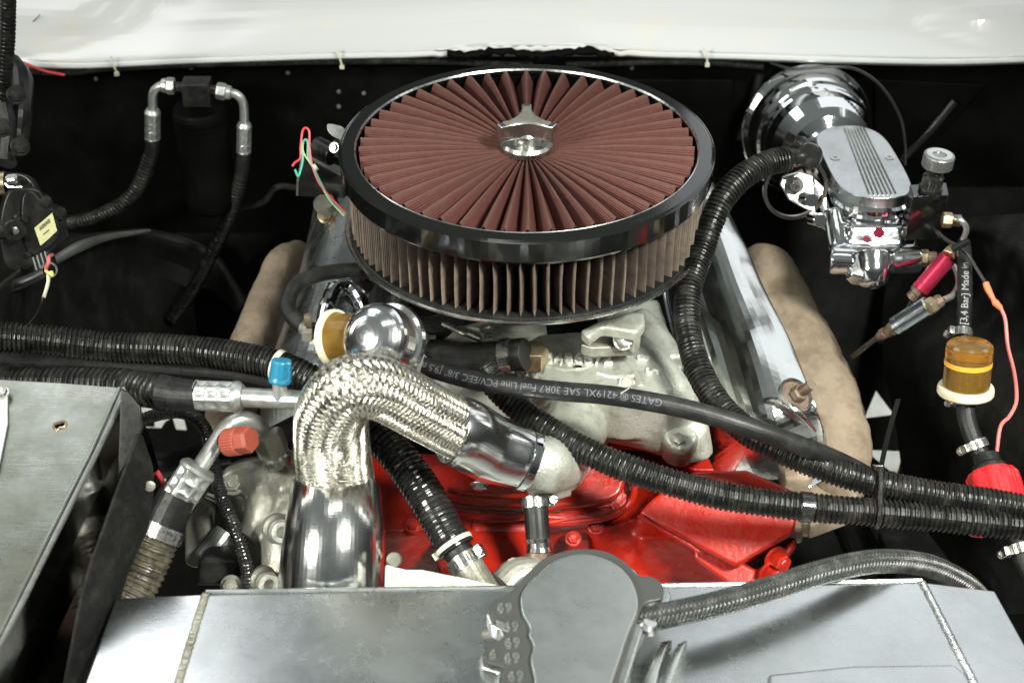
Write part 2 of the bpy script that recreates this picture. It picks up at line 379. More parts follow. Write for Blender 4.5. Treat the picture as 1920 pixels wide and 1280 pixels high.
def crimp(ctr0, ctr1, r, parent, name='crimp_collar', lobes=8, rows=3, m=None):
    """crimped aluminium ferrule with rows of flats"""
    a, b = V(ctr0), V(ctr1); ax = (b-a); L = ax.length; ax.normalize(); P = []; RR = []; idx = []
    ns = 40
    for i in range(ns+1):
        t = i/ns; P.append(a+ax*(L*t))
        e = .82 if t < .02 else (1 if t < .9 else 1-(t-.9)*2.4)
        RR.append(r*e)
    def fx(i, k):
        t = i/ns
        if t < .04 or t > .82: return 1
        ph = (t-.04)/.78*rows; row = abs(math.sin(ph*math.pi)); an = abs(math.cos(k/48*math.pi*lobes))
        return 1-.13*min(1, (row**.6))*(an**2)*1.1-.02
    mb = MB(); mb.tube(P, RR, 48, True, fx)
    return mb.build(name, m or M['tube'], parent, ang=60)
def text_mesh(txt, size, extr=0.0):
    cu = bpy.data.curves.new('txt', 'FONT'); cu.body = txt; cu.size = size; cu.extrude = extr; cu.resolution_u = 3
    ob = bpy.data.objects.new('txt', cu); COL.objects.link(ob); bpy.context.view_layer.update()
    dg = bpy.context.evaluated_depsgraph_get(); me = bpy.data.meshes.new_from_object(ob.evaluated_get(dg))
    b = bmesh.new(); b.from_mesh(me); bmesh.ops.triangulate(b, faces=b.faces[:])
    for _ in range(4 if extr == 0 else 0):
        es = [e for e in b.edges if e.calc_length() > size*.16]
        if not es: break
        bmesh.ops.subdivide_edges(b, edges=es, cuts=1); bmesh.ops.triangulate(b, faces=b.faces[:])
    b.verts.index_update(); vs = [v.co.copy() for v in b.verts]; fs = [[v.index for v in f.verts] for f in b.faces]; b.free()
    bpy.data.objects.remove(ob); bpy.data.curves.remove(cu); bpy.data.meshes.remove(me)
    return vs, fs
def hose_text(path, r, txt, size, s0, direction, up, parent, m, off=0.0):
    """print a line of text on a hose; path dense pts; s0 arc start, direction +-1 along the path; up = sign"""
    vs, fs = text_mesh(txt, size); L = lens(path)
    xm = max(v.x for v in vs); nv = []
    for v in vs:
        p, t = at_len(path, L, s0+direction*v.x); toc = (CAM-p); n = (toc-t*toc.dot(t)).normalized(); b = t.cross(n)
        a = (v.y-size*.35+off)/r*up
        nv.append(p+(n*math.cos(a)+b*math.sin(a))*(r+.00025))
    mb = MB(); mb.add(nv, fs); return mb.build('printed_lettering', m, parent)
def plane_text(txt, size, origin, ex, ey, extr, parent, m, name):
    vs, fs = text_mesh(txt, size, extr); ez = V(ex).cross(V(ey)).normalized()
    mb = MB(); mb.add([V(origin)+V(ex)*v.x+V(ey)*v.y+ez*v.z for v in vs], fs); return mb.build(name, m, parent)
def px_dir(a, b): return (V(b)-V(a)).normalized()

# ================================================================== SETTING
# workshop floor far below, seen through gaps beside the engine
mb = MB(); mb.grid([[V((x, y, -1.02)) for x in (-3, -1, 1, 3)] for y in (-2, 0, 2)], 1, 1)
struct(mb.build('floor', M['floor']))

# firewall
mb = MB(); mb.box((0, .375, -.332), (.95, 0, 0), (0, .012, 0), (0, 0, .245))
fw = mb.build('firewall', M['flatblack'], bev=.003)
tag(fw, 'flat black firewall behind the engine under the white cowl', 'firewall')
for i, (px, py) in enumerate([(180, 148), (358, 128), (540, 137), (635, 172), (635, 200), (1185, 128), (1320, 205), (682, 175)]):
    p = Yp(px, py, .362); bolt(fw, p+V((0, .002, 0)), (0, -1, 0), .0028, .002, M['bracket'], name='screw')
mbp = MB(); mbp.prism([Yp(x, y, .358) for x, y in [(1180, 150), (1375, 150), (1372, 300), (1190, 300)]], (0, .006, 0)); mbp.build('access_plate', M['flatblack'], fw, bev=.002)
mbp = MB(); mbp.prism([Yp(x, y, .358) for x, y in [(1640, 150), (1850, 160), (1720, 300), (1640, 300)]], (0, .005, 0)); mbp.build('access_plate', M['flatblack'], fw, bev=.002)
for a, b in [((1790, 190), (1690, 300)), ((1425, 140), (1385, 260))]:
    mbp = MB(); mbp.pipe([Yp(a[0], a[1], .352), Yp((a[0]+b[0])/2+4, (a[1]+b[1])/2, .35), Yp(b[0], b[1], .352)], .005, 10, 6); mbp.build('pressed_rib', M['fender'], fw)

# white cowl with a folded lip, raised corners and a broken notch in the middle
xs = [-60, 30, 110, 200, 320, 480, 640, 780, 835, 850, 900, 940, 1040, 1140, 1152, 1200, 1330, 1480, 1600, 1700, 1800, 1920, 1990]
lip = {-60: 120, 30: 122, 110: 131, 200: 127, 320: 121, 480: 115, 640: 110, 780: 108, 835: 107, 850: 102, 900: 97, 940: 95, 1040: 96, 1140: 99, 1152: 106, 1200: 107, 1330: 110, 1480: 114, 1600: 118, 1700: 121, 1800: 122, 1920: 117, 1990: 115}
YB = .33
def lip_raw(x):
    for a, b in zip(xs, xs[1:]):
        if a <= x <= b: return lip[a]+(lip[b]-lip[a])*(x-a)/(b-a)
    return lip[xs[0]] if x < xs[0] else lip[xs[-1]]
def lip_s(x, w): return sum(lip_raw(x+k*w/4) for k in range(-4, 5))/9
def lipd(x, dy):      # sharp at the broken notch, flowing further up
    return lip_s(x, 12 if 820 < x < 1165 and dy < 14 else 70)
def sst(t): t = max(0, min(1, t)); return t*t*(3-2*t)
X = [-70+14*k for k in range(148)]
rows = []
for dy, yo, sw in [(-3, .012, 0), (0, 0, 0), (5, -.001, 0), (9.5, .001, 0), (11, .0065, 0), (12.5, .002, 0), (14, .004, .0), (20, .010, .08), (34, .022, .22), (60, .042, .45), (95, .066, .7), (140, .105, .9), (200, .16, 1), (280, .24, 1)]:
    r_ = []
    for x in X:
        swell = sst((130+dy*1.7-x)/190)+sst((x-(1760-dy*1.1))/190)
        jg = 1.6*math.sin(x*.21)+1.1*math.sin(x*.47) if 845 < x < 1148 and -1 < dy < 12 else 0
        r_.append(Yp(x, lipd(x, dy)-dy+jg-5*sw*sst((130+dy*1.7-x)/190)*0, YB+yo-.030*swell*sw))
    rows.append(r_)
mb = MB(); mb.grid(rows, 1, 3)
cowl = mb.build('cowl_panel', M['white'], ang=50, solid=.002)
tag(cowl, 'glossy white painted cowl panel across the top behind the black engine bay', 'body panel')
# broken black sealer under the notch
mb = MB(); P = [];
for i in range(40):
    x = 838+i*8; P.append(Yp(x, 101+4*math.sin(i*.35)+random.uniform(-3, 2), .325))
mb.tube(P, [prad(7+random.uniform(-2.5, 3), 1.7) for _ in P], 8)
tag(mb.build('sealer_strip', M['flatblack']), 'ragged black sealer under the broken notch in the white cowl edge', 'sealer')
# scratch marks at the cowl corner
mb = MB(); mb.pipe([Yp(36, 50, .40)+V((0, -.03, 0)), Yp(58, 44, .37), Yp(75, 28, .37)], .0007, 6); 
tag(mb.build('wire', M['rusty']), 'short rusty wire lying on the left corner of the white cowl', 'wire')

# loom along the cowl edge, with ties
base = [Yp(40, 133, .345), Yp(130, 137, .335), Yp(215, 128, .335), Yp(400, 121, .335), Yp(640, 116, .333), Yp(800, 116, .333), Yp(1000, 122, .335)]
tag(corr(base, prad(6, 1.7), .0034, .0008, 12).build('wiring_loom', M['loom']), 'thin black corrugated wiring loom along the left half of the cowl edge', 'wiring loom')
base = [Yp(1060, 122, .335), Yp(1200, 118, .333), Yp(1320, 118, .333), Yp(1432, 126, .335)]
tag(corr(base, prad(6, 1.7), .0034, .0008, 12).build('wiring_loom', M['loom']), 'thin black corrugated wiring loom along the right half of the cowl edge', 'wiring loom')
for i, (px, py) in enumerate([(213, 121), (636, 108), (1322, 104)]):
    p = Yp(px, py, .326); mb = MB(); mb.pipe([p+V((-.002, 0, .010)), p+V((.001, -.004, .002)), p+V((.003, -.004, -.008))], .0013, 8)
    mb.bx(p+V((.003, -.004, -.010)), .005, .004, .004)
    tag(mb.build('zip_tie', M['tie']), ['pale zip tie at the left end of the white cowl lip', 'pale zip tie on the cowl lip just left of the round air filter', 'pale zip tie on the cowl lip between air filter and chrome booster'][i], 'zip tie', 'zip ties along the cowl lip')

# inner fender left: rounded wheel house
mb = MB()
rows = [[D(-40, 560, 1.25), D(40, 500, 1.42), D(110, 455, 1.58), D(210, 436, 1.68), D(290, 434, 1.74), D(400, 470, 1.80), D(470, 560, 1.84)],
        [D(-40, 580, 1.25), D(50, 515, 1.42), D(120, 472, 1.57), D(215, 446, 1.67), D(290, 442, 1.73), D(395, 480, 1.79), D(455, 570, 1.83)],
        [D(-40, 640, 1.30), D(60, 585, 1.44), D(140, 545, 1.60), D(220, 520, 1.72), D(300, 520, 1.80), D(380, 560, 1.85), D(430, 640, 1.88)],
        [D(-40, 800, 1.32), D(60, 740, 1.44), D(150, 720, 1.56), D(230, 725, 1.66), D(310, 730, 1.76), D(380, 735, 1.84), D(420, 750, 1.90)]]
mb.grid(rows, 6, 6)
tag(mb.build('inner_fender', M['fender'], solid=.002, ang=60), 'satin black rounded wheel house on the left behind the corrugated hoses', 'inner fender')
mb = MB(); mb.pipe([D(96, 492, 1.50), D(150, 462, 1.55), D(205, 444, 1.62), D(280, 432, 1.68)], [.005, .006, .004, .002], 10, 8)
tag(mb.build('fender_flange', M['bracket'], ang=60), 'dusty bare metal flange below the label of the black blower housing', 'body flange')

# inner fender right: glossy black panel with fold and dents
mb = MB()
rows = [[D(1690, 395, 1.74), D(1760, 412, 1.66), D(1840, 408, 1.58), D(1940, 400, 1.48), D(2020, 400, 1.42)],
        [D(1700, 440, 1.72), D(1770, 425, 1.65), D(1830, 432, 1.57), D(1930, 450, 1.48), D(2020, 500, 1.42)],
        [D(1690, 452, 1.74), D(1775, 438, 1.655), D(1845, 455, 1.57), D(1925, 512, 1.47), D(2010, 580, 1.40)],
        [D(1660, 560, 1.76), D(1740, 540, 1.69), D(1840, 560, 1.58), D(1930, 600, 1.48), D(2010, 640, 1.40)],
        [D(1660, 680, 1.72), D(1730, 680, 1.63), D(1820, 690, 1.55), D(1920, 710, 1.46), D(2010, 720, 1.38)],
        [D(1680, 780, 1.70), D(1740, 800, 1.61), D(1820, 820, 1.53), D(1920, 840, 1.44), D(2010, 840, 1.36)],
        [D(1710, 960, 1.72), D(1760, 960, 1.63), D(1830, 970, 1.52), D(1920, 980, 1.43), D(2010, 980, 1.36)],
        [D(1790, 1150, 1.72), D(1820, 1150, 1.6), D(1880, 1150, 1.50), D(1960, 1150, 1.42), D(2010, 1150, 1.36)]]
mb.grid(rows, 6, 6)
tag(mb.build('inner_fender', M['fender'], solid=.002, ang=60), 'satin black dented inner fender on the right behind the amber fuel filter', 'inner fender')
# chassis side sheets, with the triangular gaps that show the floor
def blacksheet(name, polys, label, cat='chassis sheet', m='flatblack', th=.003, d=None):
    t = None
    mb = MB()
    for pl in polys:
        P = [D(*q) for q in pl]; n = (P[1]-P[0]).cross(P[2]-P[0]).normalized(); mb.prism(P, n*th*(1 if n.dot(F_) > 0 else -1))
    return tag(mb.build(name, M[m]), label, cat)
d = 1.80
# the big dark floor of the bay is a set of flat splash sheets that leave real gaps
T1 = [(1643, 732), (1677, 777), (1621, 784)]
T2 = [(1622, 843), (1694, 846), (1684, 886), (1668, 882)]
blacksheet('splash_shield', [
    [(1100, 330, d), (1720, 330, d), (1720, 732, d), (1100, 732, d)],
    [(1100, 732, d), (1643, 732, d), (1621, 784, d), (1622, 843, d), (1100, 843, d)],
    [(1643, 732, d), (1720, 732, d), (1720, 784, d), (1677, 777, d)],
    [(1621, 784, d), (1677, 777, d), (1720, 784, d), (1720, 846, d), (1694, 846, d), (1622, 843, d)],
    [(1100, 843, d), (1622, 843, d), (1668, 882, d), (1690, 1300, d), (1100, 1300, d)],
    [(1694, 846, d), (1720, 846, d), (1960, 1300, d), (1690, 1300, d), (1668, 882, d), (1684, 886, d)],
    [(1720, 846, d), (2300, 846, d), (2300, 1900, d), (1100, 1900, d), (1100, 1300, d), (1960, 1300, d)],
    [(1720, 300, d), (2300, 300, d), (2300, 846, d), (1720, 846, d)]],
    'black splash shield below the right header with gaps showing the pale floor')
dl = 1.84
blacksheet('splash_shield', [
    [(150, 420, dl), (900, 420, dl), (900, 764, dl), (150, 764, dl)],
    [(150, 764, dl), (262, 764, dl), (262, 776, dl), (286, 778, dl), (290, 800, dl), (150, 800, dl)],
    [(286, 764, dl), (900, 764, dl), (900, 786, dl), (345, 786, dl), (322, 782, dl), (290, 784, dl)],
    [(345, 786, dl), (900, 786, dl), (900, 806, dl), (350, 806, dl)],
    [(150, 800, dl), (302, 802, dl), (309, 791, dl), (316, 802, dl), (328, 805, dl), (350, 806, dl), (900, 806, dl), (900, 897, dl), (290, 897, dl), (150, 897, dl)],
    [(309, 791, dl), (322, 782, dl), (330, 806, dl), (316, 802, dl)],
    [(150, 897, dl), (290, 897, dl), (293, 911, dl), (302, 910, dl), (313, 897, dl), (900, 897, dl), (900, 1300, dl), (150, 1300, dl)],
    [(-500, 300, dl), (150, 300, dl), (150, 1300, dl), (-500, 1300, dl)],
    [(-500, 1300, dl), (1100, 1300, dl), (1100, 1900, dl), (-500, 1900, dl)],
    [(900, 420, dl), (1102, 420, dl), (1102, 1300, dl), (900, 1300, dl)]],
    'black splash shield below the left hoses with small gaps showing the pale floor')
# black chassis rails, right front
rl = thing('chassis_rail', 'satin black chassis rail and brace in the dark right front corner', 'chassis rail', D(1700, 1060, 1.6))
for a, b, r in [((1570, 960, 1.62), (1640, 1120, 1.5), .012), ((1625, 960, 1.62), (1720, 1130, 1.5), .010)]:
    mb = MB(); mb.tube([D(*a), D(*b)], r, 12); mb.build('brace', M['fender'], rl)
mb = MB(); P = [D(1640, 975, 1.6), D(1725, 975, 1.6), D(1830, 1110, 1.46), D(1690, 1110, 1.46)]; mb.prism(P, (0, .01, -.03)); mb.build('rail_plate', M['fender'], rl, bev=.003)

# ================================================================== AIR FILTER
AF = thing('air_filter', 'large round air filter with red pleated top and gloss black rim', 'air filter', (0, 0, -.09))
R0 = .178
mb = MB(); mb.ring([(.1630, -.006), (.1630, -.0012), (.1642, 0), (.1755, -.0004), (.1775, -.0018), (.1782, -.004), (.1782, -.021), (.1770, -.0235), (.1700, -.0235), (.1690, -.006)], (0, 0, 0), (0, 0, 1), 160)
mb.build('top_rim', M['gloss'], AF, ang=60)
mb = MB(); mb.ring([(.1622, -.0015), (.1633, .0004), (.1640, -.0002), (.1634, -.003)], (0, 0, 0), (0, 0, 1), 160)
mb.build('inner_bead', M['polished'], AF, ang=60)
mb = MB(); mb.ring([(.1778, -.0014), (.1790, -.0022), (.1790, -.0036), (.1780, -.004)], (0, 0, 0), (0, 0, 1), 160)
mb.build('outer_bead', M['gloss'], AF, ang=60)
# base tray
mb = MB(); mb.ring([(.060, -.0915), (.168, -.0875), (.1745, -.085), (.1775, -.0838), (.1783, -.0856), (.1775, -.0878), (.168, -.092), (.060, -.096)], (0, 0, 0), (0, 0, 1), 160)
mb.build('base_tray', M['polished'], AF, ang=60)
# side pleats: a closed zig-zag sheet
def pleats(n, rmid, amp, z0, z1, rnd=4):
    vs = []; fs = []; uv = []; m = n*2*rnd; per = []
    for i in range(m):
        a = 2*math.pi*i/m; ph = (i % (2*rnd))/(2*rnd)
        tri = 1-abs(2*ph-1)*2      # -1..1
        tri = 2*((tri+1)/2)**1.6-1; jit = math.sin(i*.13)*.0004
        per.append((a+math.sin(int(i/(2*rnd))*1.7)*.0025, rmid+amp*tri+jit, amp*2*ph))
    zs = [z0+(z1-z0)*k/6 for k in range(7)]
    for k, z in enumerate(zs):
        for a, r, u in per: vs.append(V((r*math.sin(a+.002*math.sin(k*1.1+a*9)), -r*math.cos(a+.002*math.sin(k*1.1+a*9)), z)))
    st = amp*2/rnd
    for k in range(6):
        for i in range(m):
            j = (i+1) % m; fs.append([k*m+i, k*m+j, (k+1)*m+j, (k+1)*m+i]); uv.append([(i*st, zs[k]), ((i+1)*st, zs[k]), ((i+1)*st, zs[k+1]), (i*st, zs[k+1])])
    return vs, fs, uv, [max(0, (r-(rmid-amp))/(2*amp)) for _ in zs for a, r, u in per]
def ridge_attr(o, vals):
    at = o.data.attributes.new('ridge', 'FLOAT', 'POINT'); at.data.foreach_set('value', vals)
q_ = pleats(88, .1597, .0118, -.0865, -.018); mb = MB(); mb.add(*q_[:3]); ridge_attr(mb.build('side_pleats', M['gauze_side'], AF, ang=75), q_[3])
mb = MB(); mb.ring([(.150, -.087), (.151, -.087), (.151, -.02), (.150, -.02)], (0, 0, 0), (0, 0, 1), 96); mb.build('inner_screen', M['flatblack'], AF)
mb = MB(); mb.ring([(.1515, -.086), (.1725, -.0855), (.1725, -.083), (.1515, -.083)], (0, 0, 0), (0, 0, 1), 96); mb.build('potting_seal', M['rubber'], AF)
# top pleats: radial zig-zag
NT = 50; rnd = 5; m = NT*2*rnd; rs = [.024, .03, .045, .065, .09, .115, .138, .152, .1595]
vs = []; fs = []; uv = []; rg = []
for k, r in enumerate(rs):
    t = (r-rs[0])/(rs[-1]-rs[0]); amp = .0018+.0092*t**.7
    for i in range(m):
        a = 2*math.pi*i/m+math.pi/NT; ph = (i % (2*rnd))/(2*rnd); x_ = abs(2*ph-1)
        sh = 1-2*x_**1.35
        kk = i//(2*rnd); a += .006*math.sin(kk*2.3)+.006*t*math.sin(kk*5.1+r*30)*math.sin(math.pi*t)
        z = -.0055-.0022+amp*sh-.0068*t*.35+.0018*math.sin(math.pi*t)
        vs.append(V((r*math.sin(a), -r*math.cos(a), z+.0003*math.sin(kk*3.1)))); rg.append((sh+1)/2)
for k in range(len(rs)-1):
    for i in range(m):
        j = (i+1) % m; fs.append([k*m+i, k*m+j, (k+1)*m+j, (k+1)*m+i]); w_ = .0022
        uv.append([(i*w_, rs[k]), ((i+1)*w_, rs[k]), ((i+1)*w_, rs[k+1]), (i*w_, rs[k+1])])
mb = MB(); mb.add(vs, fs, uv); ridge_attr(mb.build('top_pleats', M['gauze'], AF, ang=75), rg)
mb = MB(); mb.ring([(.001, -.030), (.1625, -.030), (.1628, -.008), (.1660, -.008), (.1660, -.033), (.001, -.033)], (0, 0, 0), (0, 0, 1), 96); mb.build('pleat_tray', M['flatblack'], AF)
# tri-wing nut
WN = thing('wing_nut', 'chrome three-winged nut on a washer at the centre of the red filter top', 'wing nut', (0, 0, 0))
mb = MB(); mb.lathe([(.0245, -.006), (.0248, -.0008), (.0225, .0024), (.0165, .0032), (.0155, .002), (.009, .002)], (0, 0, 0), (0, 0, 1), 56); mb.build('washer', M['steel'], WN, ang=60)
mb = MB(); mb.lathe([(.0125, 0), (.0135, .002), (.0135, .010), (.011, .013)], (0, 0, .001), (0, 0, 1), 40); mb.build('stem', M['polished'], WN)
pts = []
tips = [math.pi/2, math.pi*7/6, math.pi*11/6]
for k in range(3):
    a0 = tips[k]; a1 = a0+2*math.pi/3; Rt = .0305
    for da in (-.15, .15): pts.append(V((math.cos(a0+da)*Rt, math.sin(a0+da)*Rt, .026)))
    p0 = pts[-1]; p1 = V((math.cos(a1-.15)*Rt, math.sin(a1-.15)*Rt, .026)); mid = V((math.cos((a0+a1)/2)*.003, math.sin((a0+a1)/2)*.003, .026))
    for t in (.15, .3, .5, .7, .85): pts.append((p0*(1-t)**2+mid*2*t*(1-t)*1.0+p1*t*t) if True else p0); pts[-1].z = .026
mb = MB(); mb.prism(pts, (0, 0, -.0165)); mb.build('wing', M['polished'], WN, bev=.0012, seg=3)
mb = MB(); mb.prism([V((p.x*.80, p.y*.80, .0266)) for p in pts], (0, 0, -.001)); mb.build('textured_face', M['castdark'], WN)

# ================================================================== INTAKE MANIFOLD AND CARBURETTOR
IM = thing('intake_manifold', 'silver painted cast intake manifold with raised part numbers under the air filter', 'intake manifold', Z(1080, 760, -.25))
ZT = -.172
ca = MB()
ca.prism([Z(x, y, ZT) for x, y in [(985, 640), (1010, 625), (1100, 618), (1165, 628), (1205, 648), (1245, 690), (1265, 725), (1240, 745), (1170, 750), (1060, 735), (1000, 715), (975, 680)]], (0, 0, -.05))
ca.pipe([Z(1180, 660, -.201), Z(1225, 690, -.20), Z(1262, 740, -.205), Z(1285, 800, -.225), Z(1285, 850, -.25)], [.022, .020, .020, .021, .020], 20, 8)
ca.pipe([Z(1060, 760, -.215), Z(1120, 790, -.225), Z(1200, 808, -.23), Z(1270, 828, -.235)], [.02, .017, .017, .018], 20, 8)
ca.pipe([Z(1290, 800, -.222), Z(1300, 855, -.25)], [.02, .02], 16, 4)
ca.pipe([Z(1020, 640, -.212), Z(930, 650, -.212), Z(850, 660, -.21), Z(790, 650, -.205)], [.03, .028, .026, .022], 20, 8)
ca.pipe([Z(1020, 700, -.21), Z(960, 740, -.22), Z(900, 760, -.24), Z(840, 740, -.25)], [.03, .03, .03, .026], 20, 8)
ca.pipe([Z(1120, 720, -.21), Z(1090, 780, -.225), Z(1060, 840, -.25), Z(1030, 880, -.27)], [.032, .032, .034, .03], 20, 8)
ca.prism([Z(x, y, -.19) for x, y in [(1150, 700), (1230, 705), (1300, 712), (1308, 760), (1240, 775), (1150, 765)]], (0, 0, -.04))
ca.prism([Z(x, y, -.222) for x, y in [(1120, 560), (1235, 560), (1262, 640), (1290, 720), (1300, 760), (1180, 720)]], (0, 0, -.03))
ca.pipe([Z(1195, 600, -.215), Z(1232, 640, -.215), Z(1262, 690, -.22)], .016, 16, 6)
ca.build('casting', M['cast'], IM, cast=.0027, smooth=5)
ca = MB()    # dark end boss and gasket lip
ca.lathe([(.017, -.02), (.017, .006), (.014, .012)], Z(1275, 828, -.226), (0, -.35, 1), 24); ca.build('bolt_boss', M['cast'], IM, cast=.0018, smooth=4)
bolt(IM, Z(1272, 826, -.214), (0, -.35, 1), .0062, .004, M['castdark'], False)
mb = MB(); mb.prism([Z(x, y, -.262) for x, y in [(1105, 825), (1150, 833), (1205, 838), (1245, 850), (1300, 880), (1340, 880), (1300, 800), (1110, 800)]], (0, 0, -.006)); mb.build('valley_gasket', M['red'], IM, bev=.0015)
bolt(IM, Z(1172, 728, -.181), (.1, -.45, 1), .0095, .009, M['cast'], True, ref=(1, .3, 0))
bolt(IM, Z(1232, 722, -.188), (.1, -.3, 1), .004, .002, M['castdark'], False)
plane_text('5486872', .0225, Z(1020, 682, ZT+.0014), V((.84, 0, 0)), V((0, 1, 0)), .0018, IM, M['palecast'], 'raised_number')
plane_text('8', .018, Z(1196, 664, ZT+.0015), V((-.25, -1, 0)).normalized(), V((1, -.25, 0)).normalized(), .0013, IM, M['palecast'], 'raised_number')
plane_text('5', .018, Z(1213, 689, ZT+.0015), V((-.25, -1, 0)).normalized(), V((1, -.25, 0)).normalized(), .0013, IM, M['palecast'], 'raised_number')
mb = MB()
mb.pipe([Z(1025, 682, ZT), Z(1050, 692, ZT), Z(1090, 692, ZT), Z(1112, 683, ZT)], .0012, 8); mb.build('casting_ridge', M['cast'], IM)
mb = MB(); mb.prism([Z(x, y, ZT+.002) for x, y in [(1077, 684), (1090, 684), (1091, 689), (1078, 689)]], (0, 0, -.003)); mb.build('casting_tab', M['chrome_worn'], IM)
for x, y, z_ in [(1100, 742, -.203), (1236, 742, -.196)]:
    bolt(IM, Z(x, y, z_), (0, -.35, 1), .0058, .004, M['castdark'], True)
for pts_ in ([(985, 655), (1010, 700), (1040, 745)], [(1160, 655), (1185, 690), (1200, 725)], [(1120, 700), (1150, 708), (1190, 706)]):
    mb = MB(); mb.pipe([Z(x, y, ZT-.0015) for x, y in pts_], .0035, 12); mb.build('casting_rib', M['cast'], IM)
mb = MB(); mb.lathe([(.010, 0), (.0105, .003), (.008, .006), (.003, .006)], Z(1128, 782, -.208), (0, -.4, 1), 24); mb.build('core_plug', M['castdark'], IM)
# brown-plated hex fitting and black water hose with clamp
fit = thing('hose_fitting', 'brownish plated elbow fitting screwed into the silver intake beside the raised number', 'pipe fitting', Z(1000, 690, ZT))
c = Z(1001, 697, ZT); mb = MB(); mb.lathe([(.0095, -.004)]+[(.0098+.0006*(k % 2), k*.001) for k in range(8)], c, (0, 0, 1), 30); mb.build('thread', M['steel'], fit)
mb = MB(); mb.hexa(c+V((0, 0, .008)), (0, -.08, 1), .0138, .021, (1, 0, 0)); mb.build('hexagon', M['brass'], fit, bev=.0006)
WH = thing('water_hose', 'short black hose clamped to the hex fitting, running left under the air filter', 'hose', Z(900, 670, -.18))
hp = [D(775, 655, 1.36), D(830, 668, 1.345), D(900, 672, 1.33), D(984, 664, 1.315)]
mb = MB(); mb.pipe(hp, [.0135, .0155, .0155, .0145], 24, 10); mb.build('rubber_hose', M['rubber'], WH)
clamp(WH, D(952, 667, 1.321), hp[3]-hp[2], .0153, .0115, (0, .7, -1))
mb = MB(); mb.tube([D(968, 666, 1.318), D(986, 664, 1.314)], .0155, 24); mb.build('hose_end', M['rubber'], WH, bev=.0008)
# carburettor foot visible below the tray
CB = thing('carburettor', 'cast carburettor foot with bracket corner under the front right of the filter', 'carburettor', Z(1130, 620, -.17))
ca = MB(); ca.prism([Z(x, y, -.118) for x, y in [(1088, 618), (1125, 600), (1180, 583), (1208, 585), (1210, 606), (1194, 622), (1170, 618), (1130, 612), (1105, 632)]], (0, 0, -.012))
ca.prism([Z(x, y, -.130) for x, y in [(1160, 612), (1195, 600), (1203, 622), (1190, 634)]], (0, 0, -.02)); ca.build('foot', M['cast'], CB, cast=.0022, smooth=3)
ca = MB(); ca.lathe([(.06, 0), (.06, .05)], (.01, .0, -.15), (0, 0, 1), 40); ca.build('throat', M['castdark'], CB, bev=.002)
bolt(CB, Z(1168, 636, -.138), (.3, -.8, .6), .0075, .009, M['cast'])
mb = MB(); mb.prism([Z(x, y, -.145) for x, y in [(1088, 645), (1130, 618), (1190, 622), (1195, 648), (1110, 652)]], (0, 0, -.012)); mb.build('dark_recess', M['castdark'], CB, bev=.002)
# small parts left under the tray
CL = thing('throttle_linkage', 'dull cast linkage arm and knob below the left front of the air filter', 'linkage', D(820, 640, 1.36))
mb = MB(); mb.prism([D(x, y, 1.365) for x, y in [(768, 668), (790, 632), (830, 606), (900, 612), (905, 640), (860, 655), (800, 664)]], (0, .01, -.01)); mb.build('arm', M['castdark'], CL, bev=.002)
mb = MB(); mb.lathe([(.002, -.01), (.010, -.008), (.012, 0), (.010, .008), (.003, .011)], D(786, 642, 1.35), (-.3, -.8, .5), 24); mb.build('knob', M['cast'], CL)
mb = MB(); mb.pipe([D(830, 606, 1.35), D(870, 625, 1.345), D(905, 640, 1.35)], .003, 8); mb.build('rod', M['steel'], CL)
mb = MB(); mb.box(D(806, 640, 1.352), (.006, 0, 0), (0, .003, 0), (0, 0, .006)); mb.build('tab', M['cast'], CL, bev=.001)
sp = MB(); P = [D(912+2.4*math.cos(a*.5)*4, 622+a*.9, 1.34)+V((0, .004*math.sin(a*.5), 0)) for a in range(0, 40)]
sp.tube([D(914, 618, 1.34)+V((.006*math.cos(a*.6), .006*math.sin(a*.6), -.0006*a)) for a in range(0, 60)], .0009, 6); sp.build('spring', M['steel'], CL)
# curved black hose behind, left of linkage
mb = MB(); mb.pipe([D(748, 560, 1.38), D(752, 590, 1.375), D(775, 615, 1.37), D(812, 618, 1.37), D(860, 600, 1.38)], .0135, 20)
tag(mb.build('vacuum_hose', M['rubber']), 'thick black curved hose tucked below the left front edge of the air filter', 'hose')

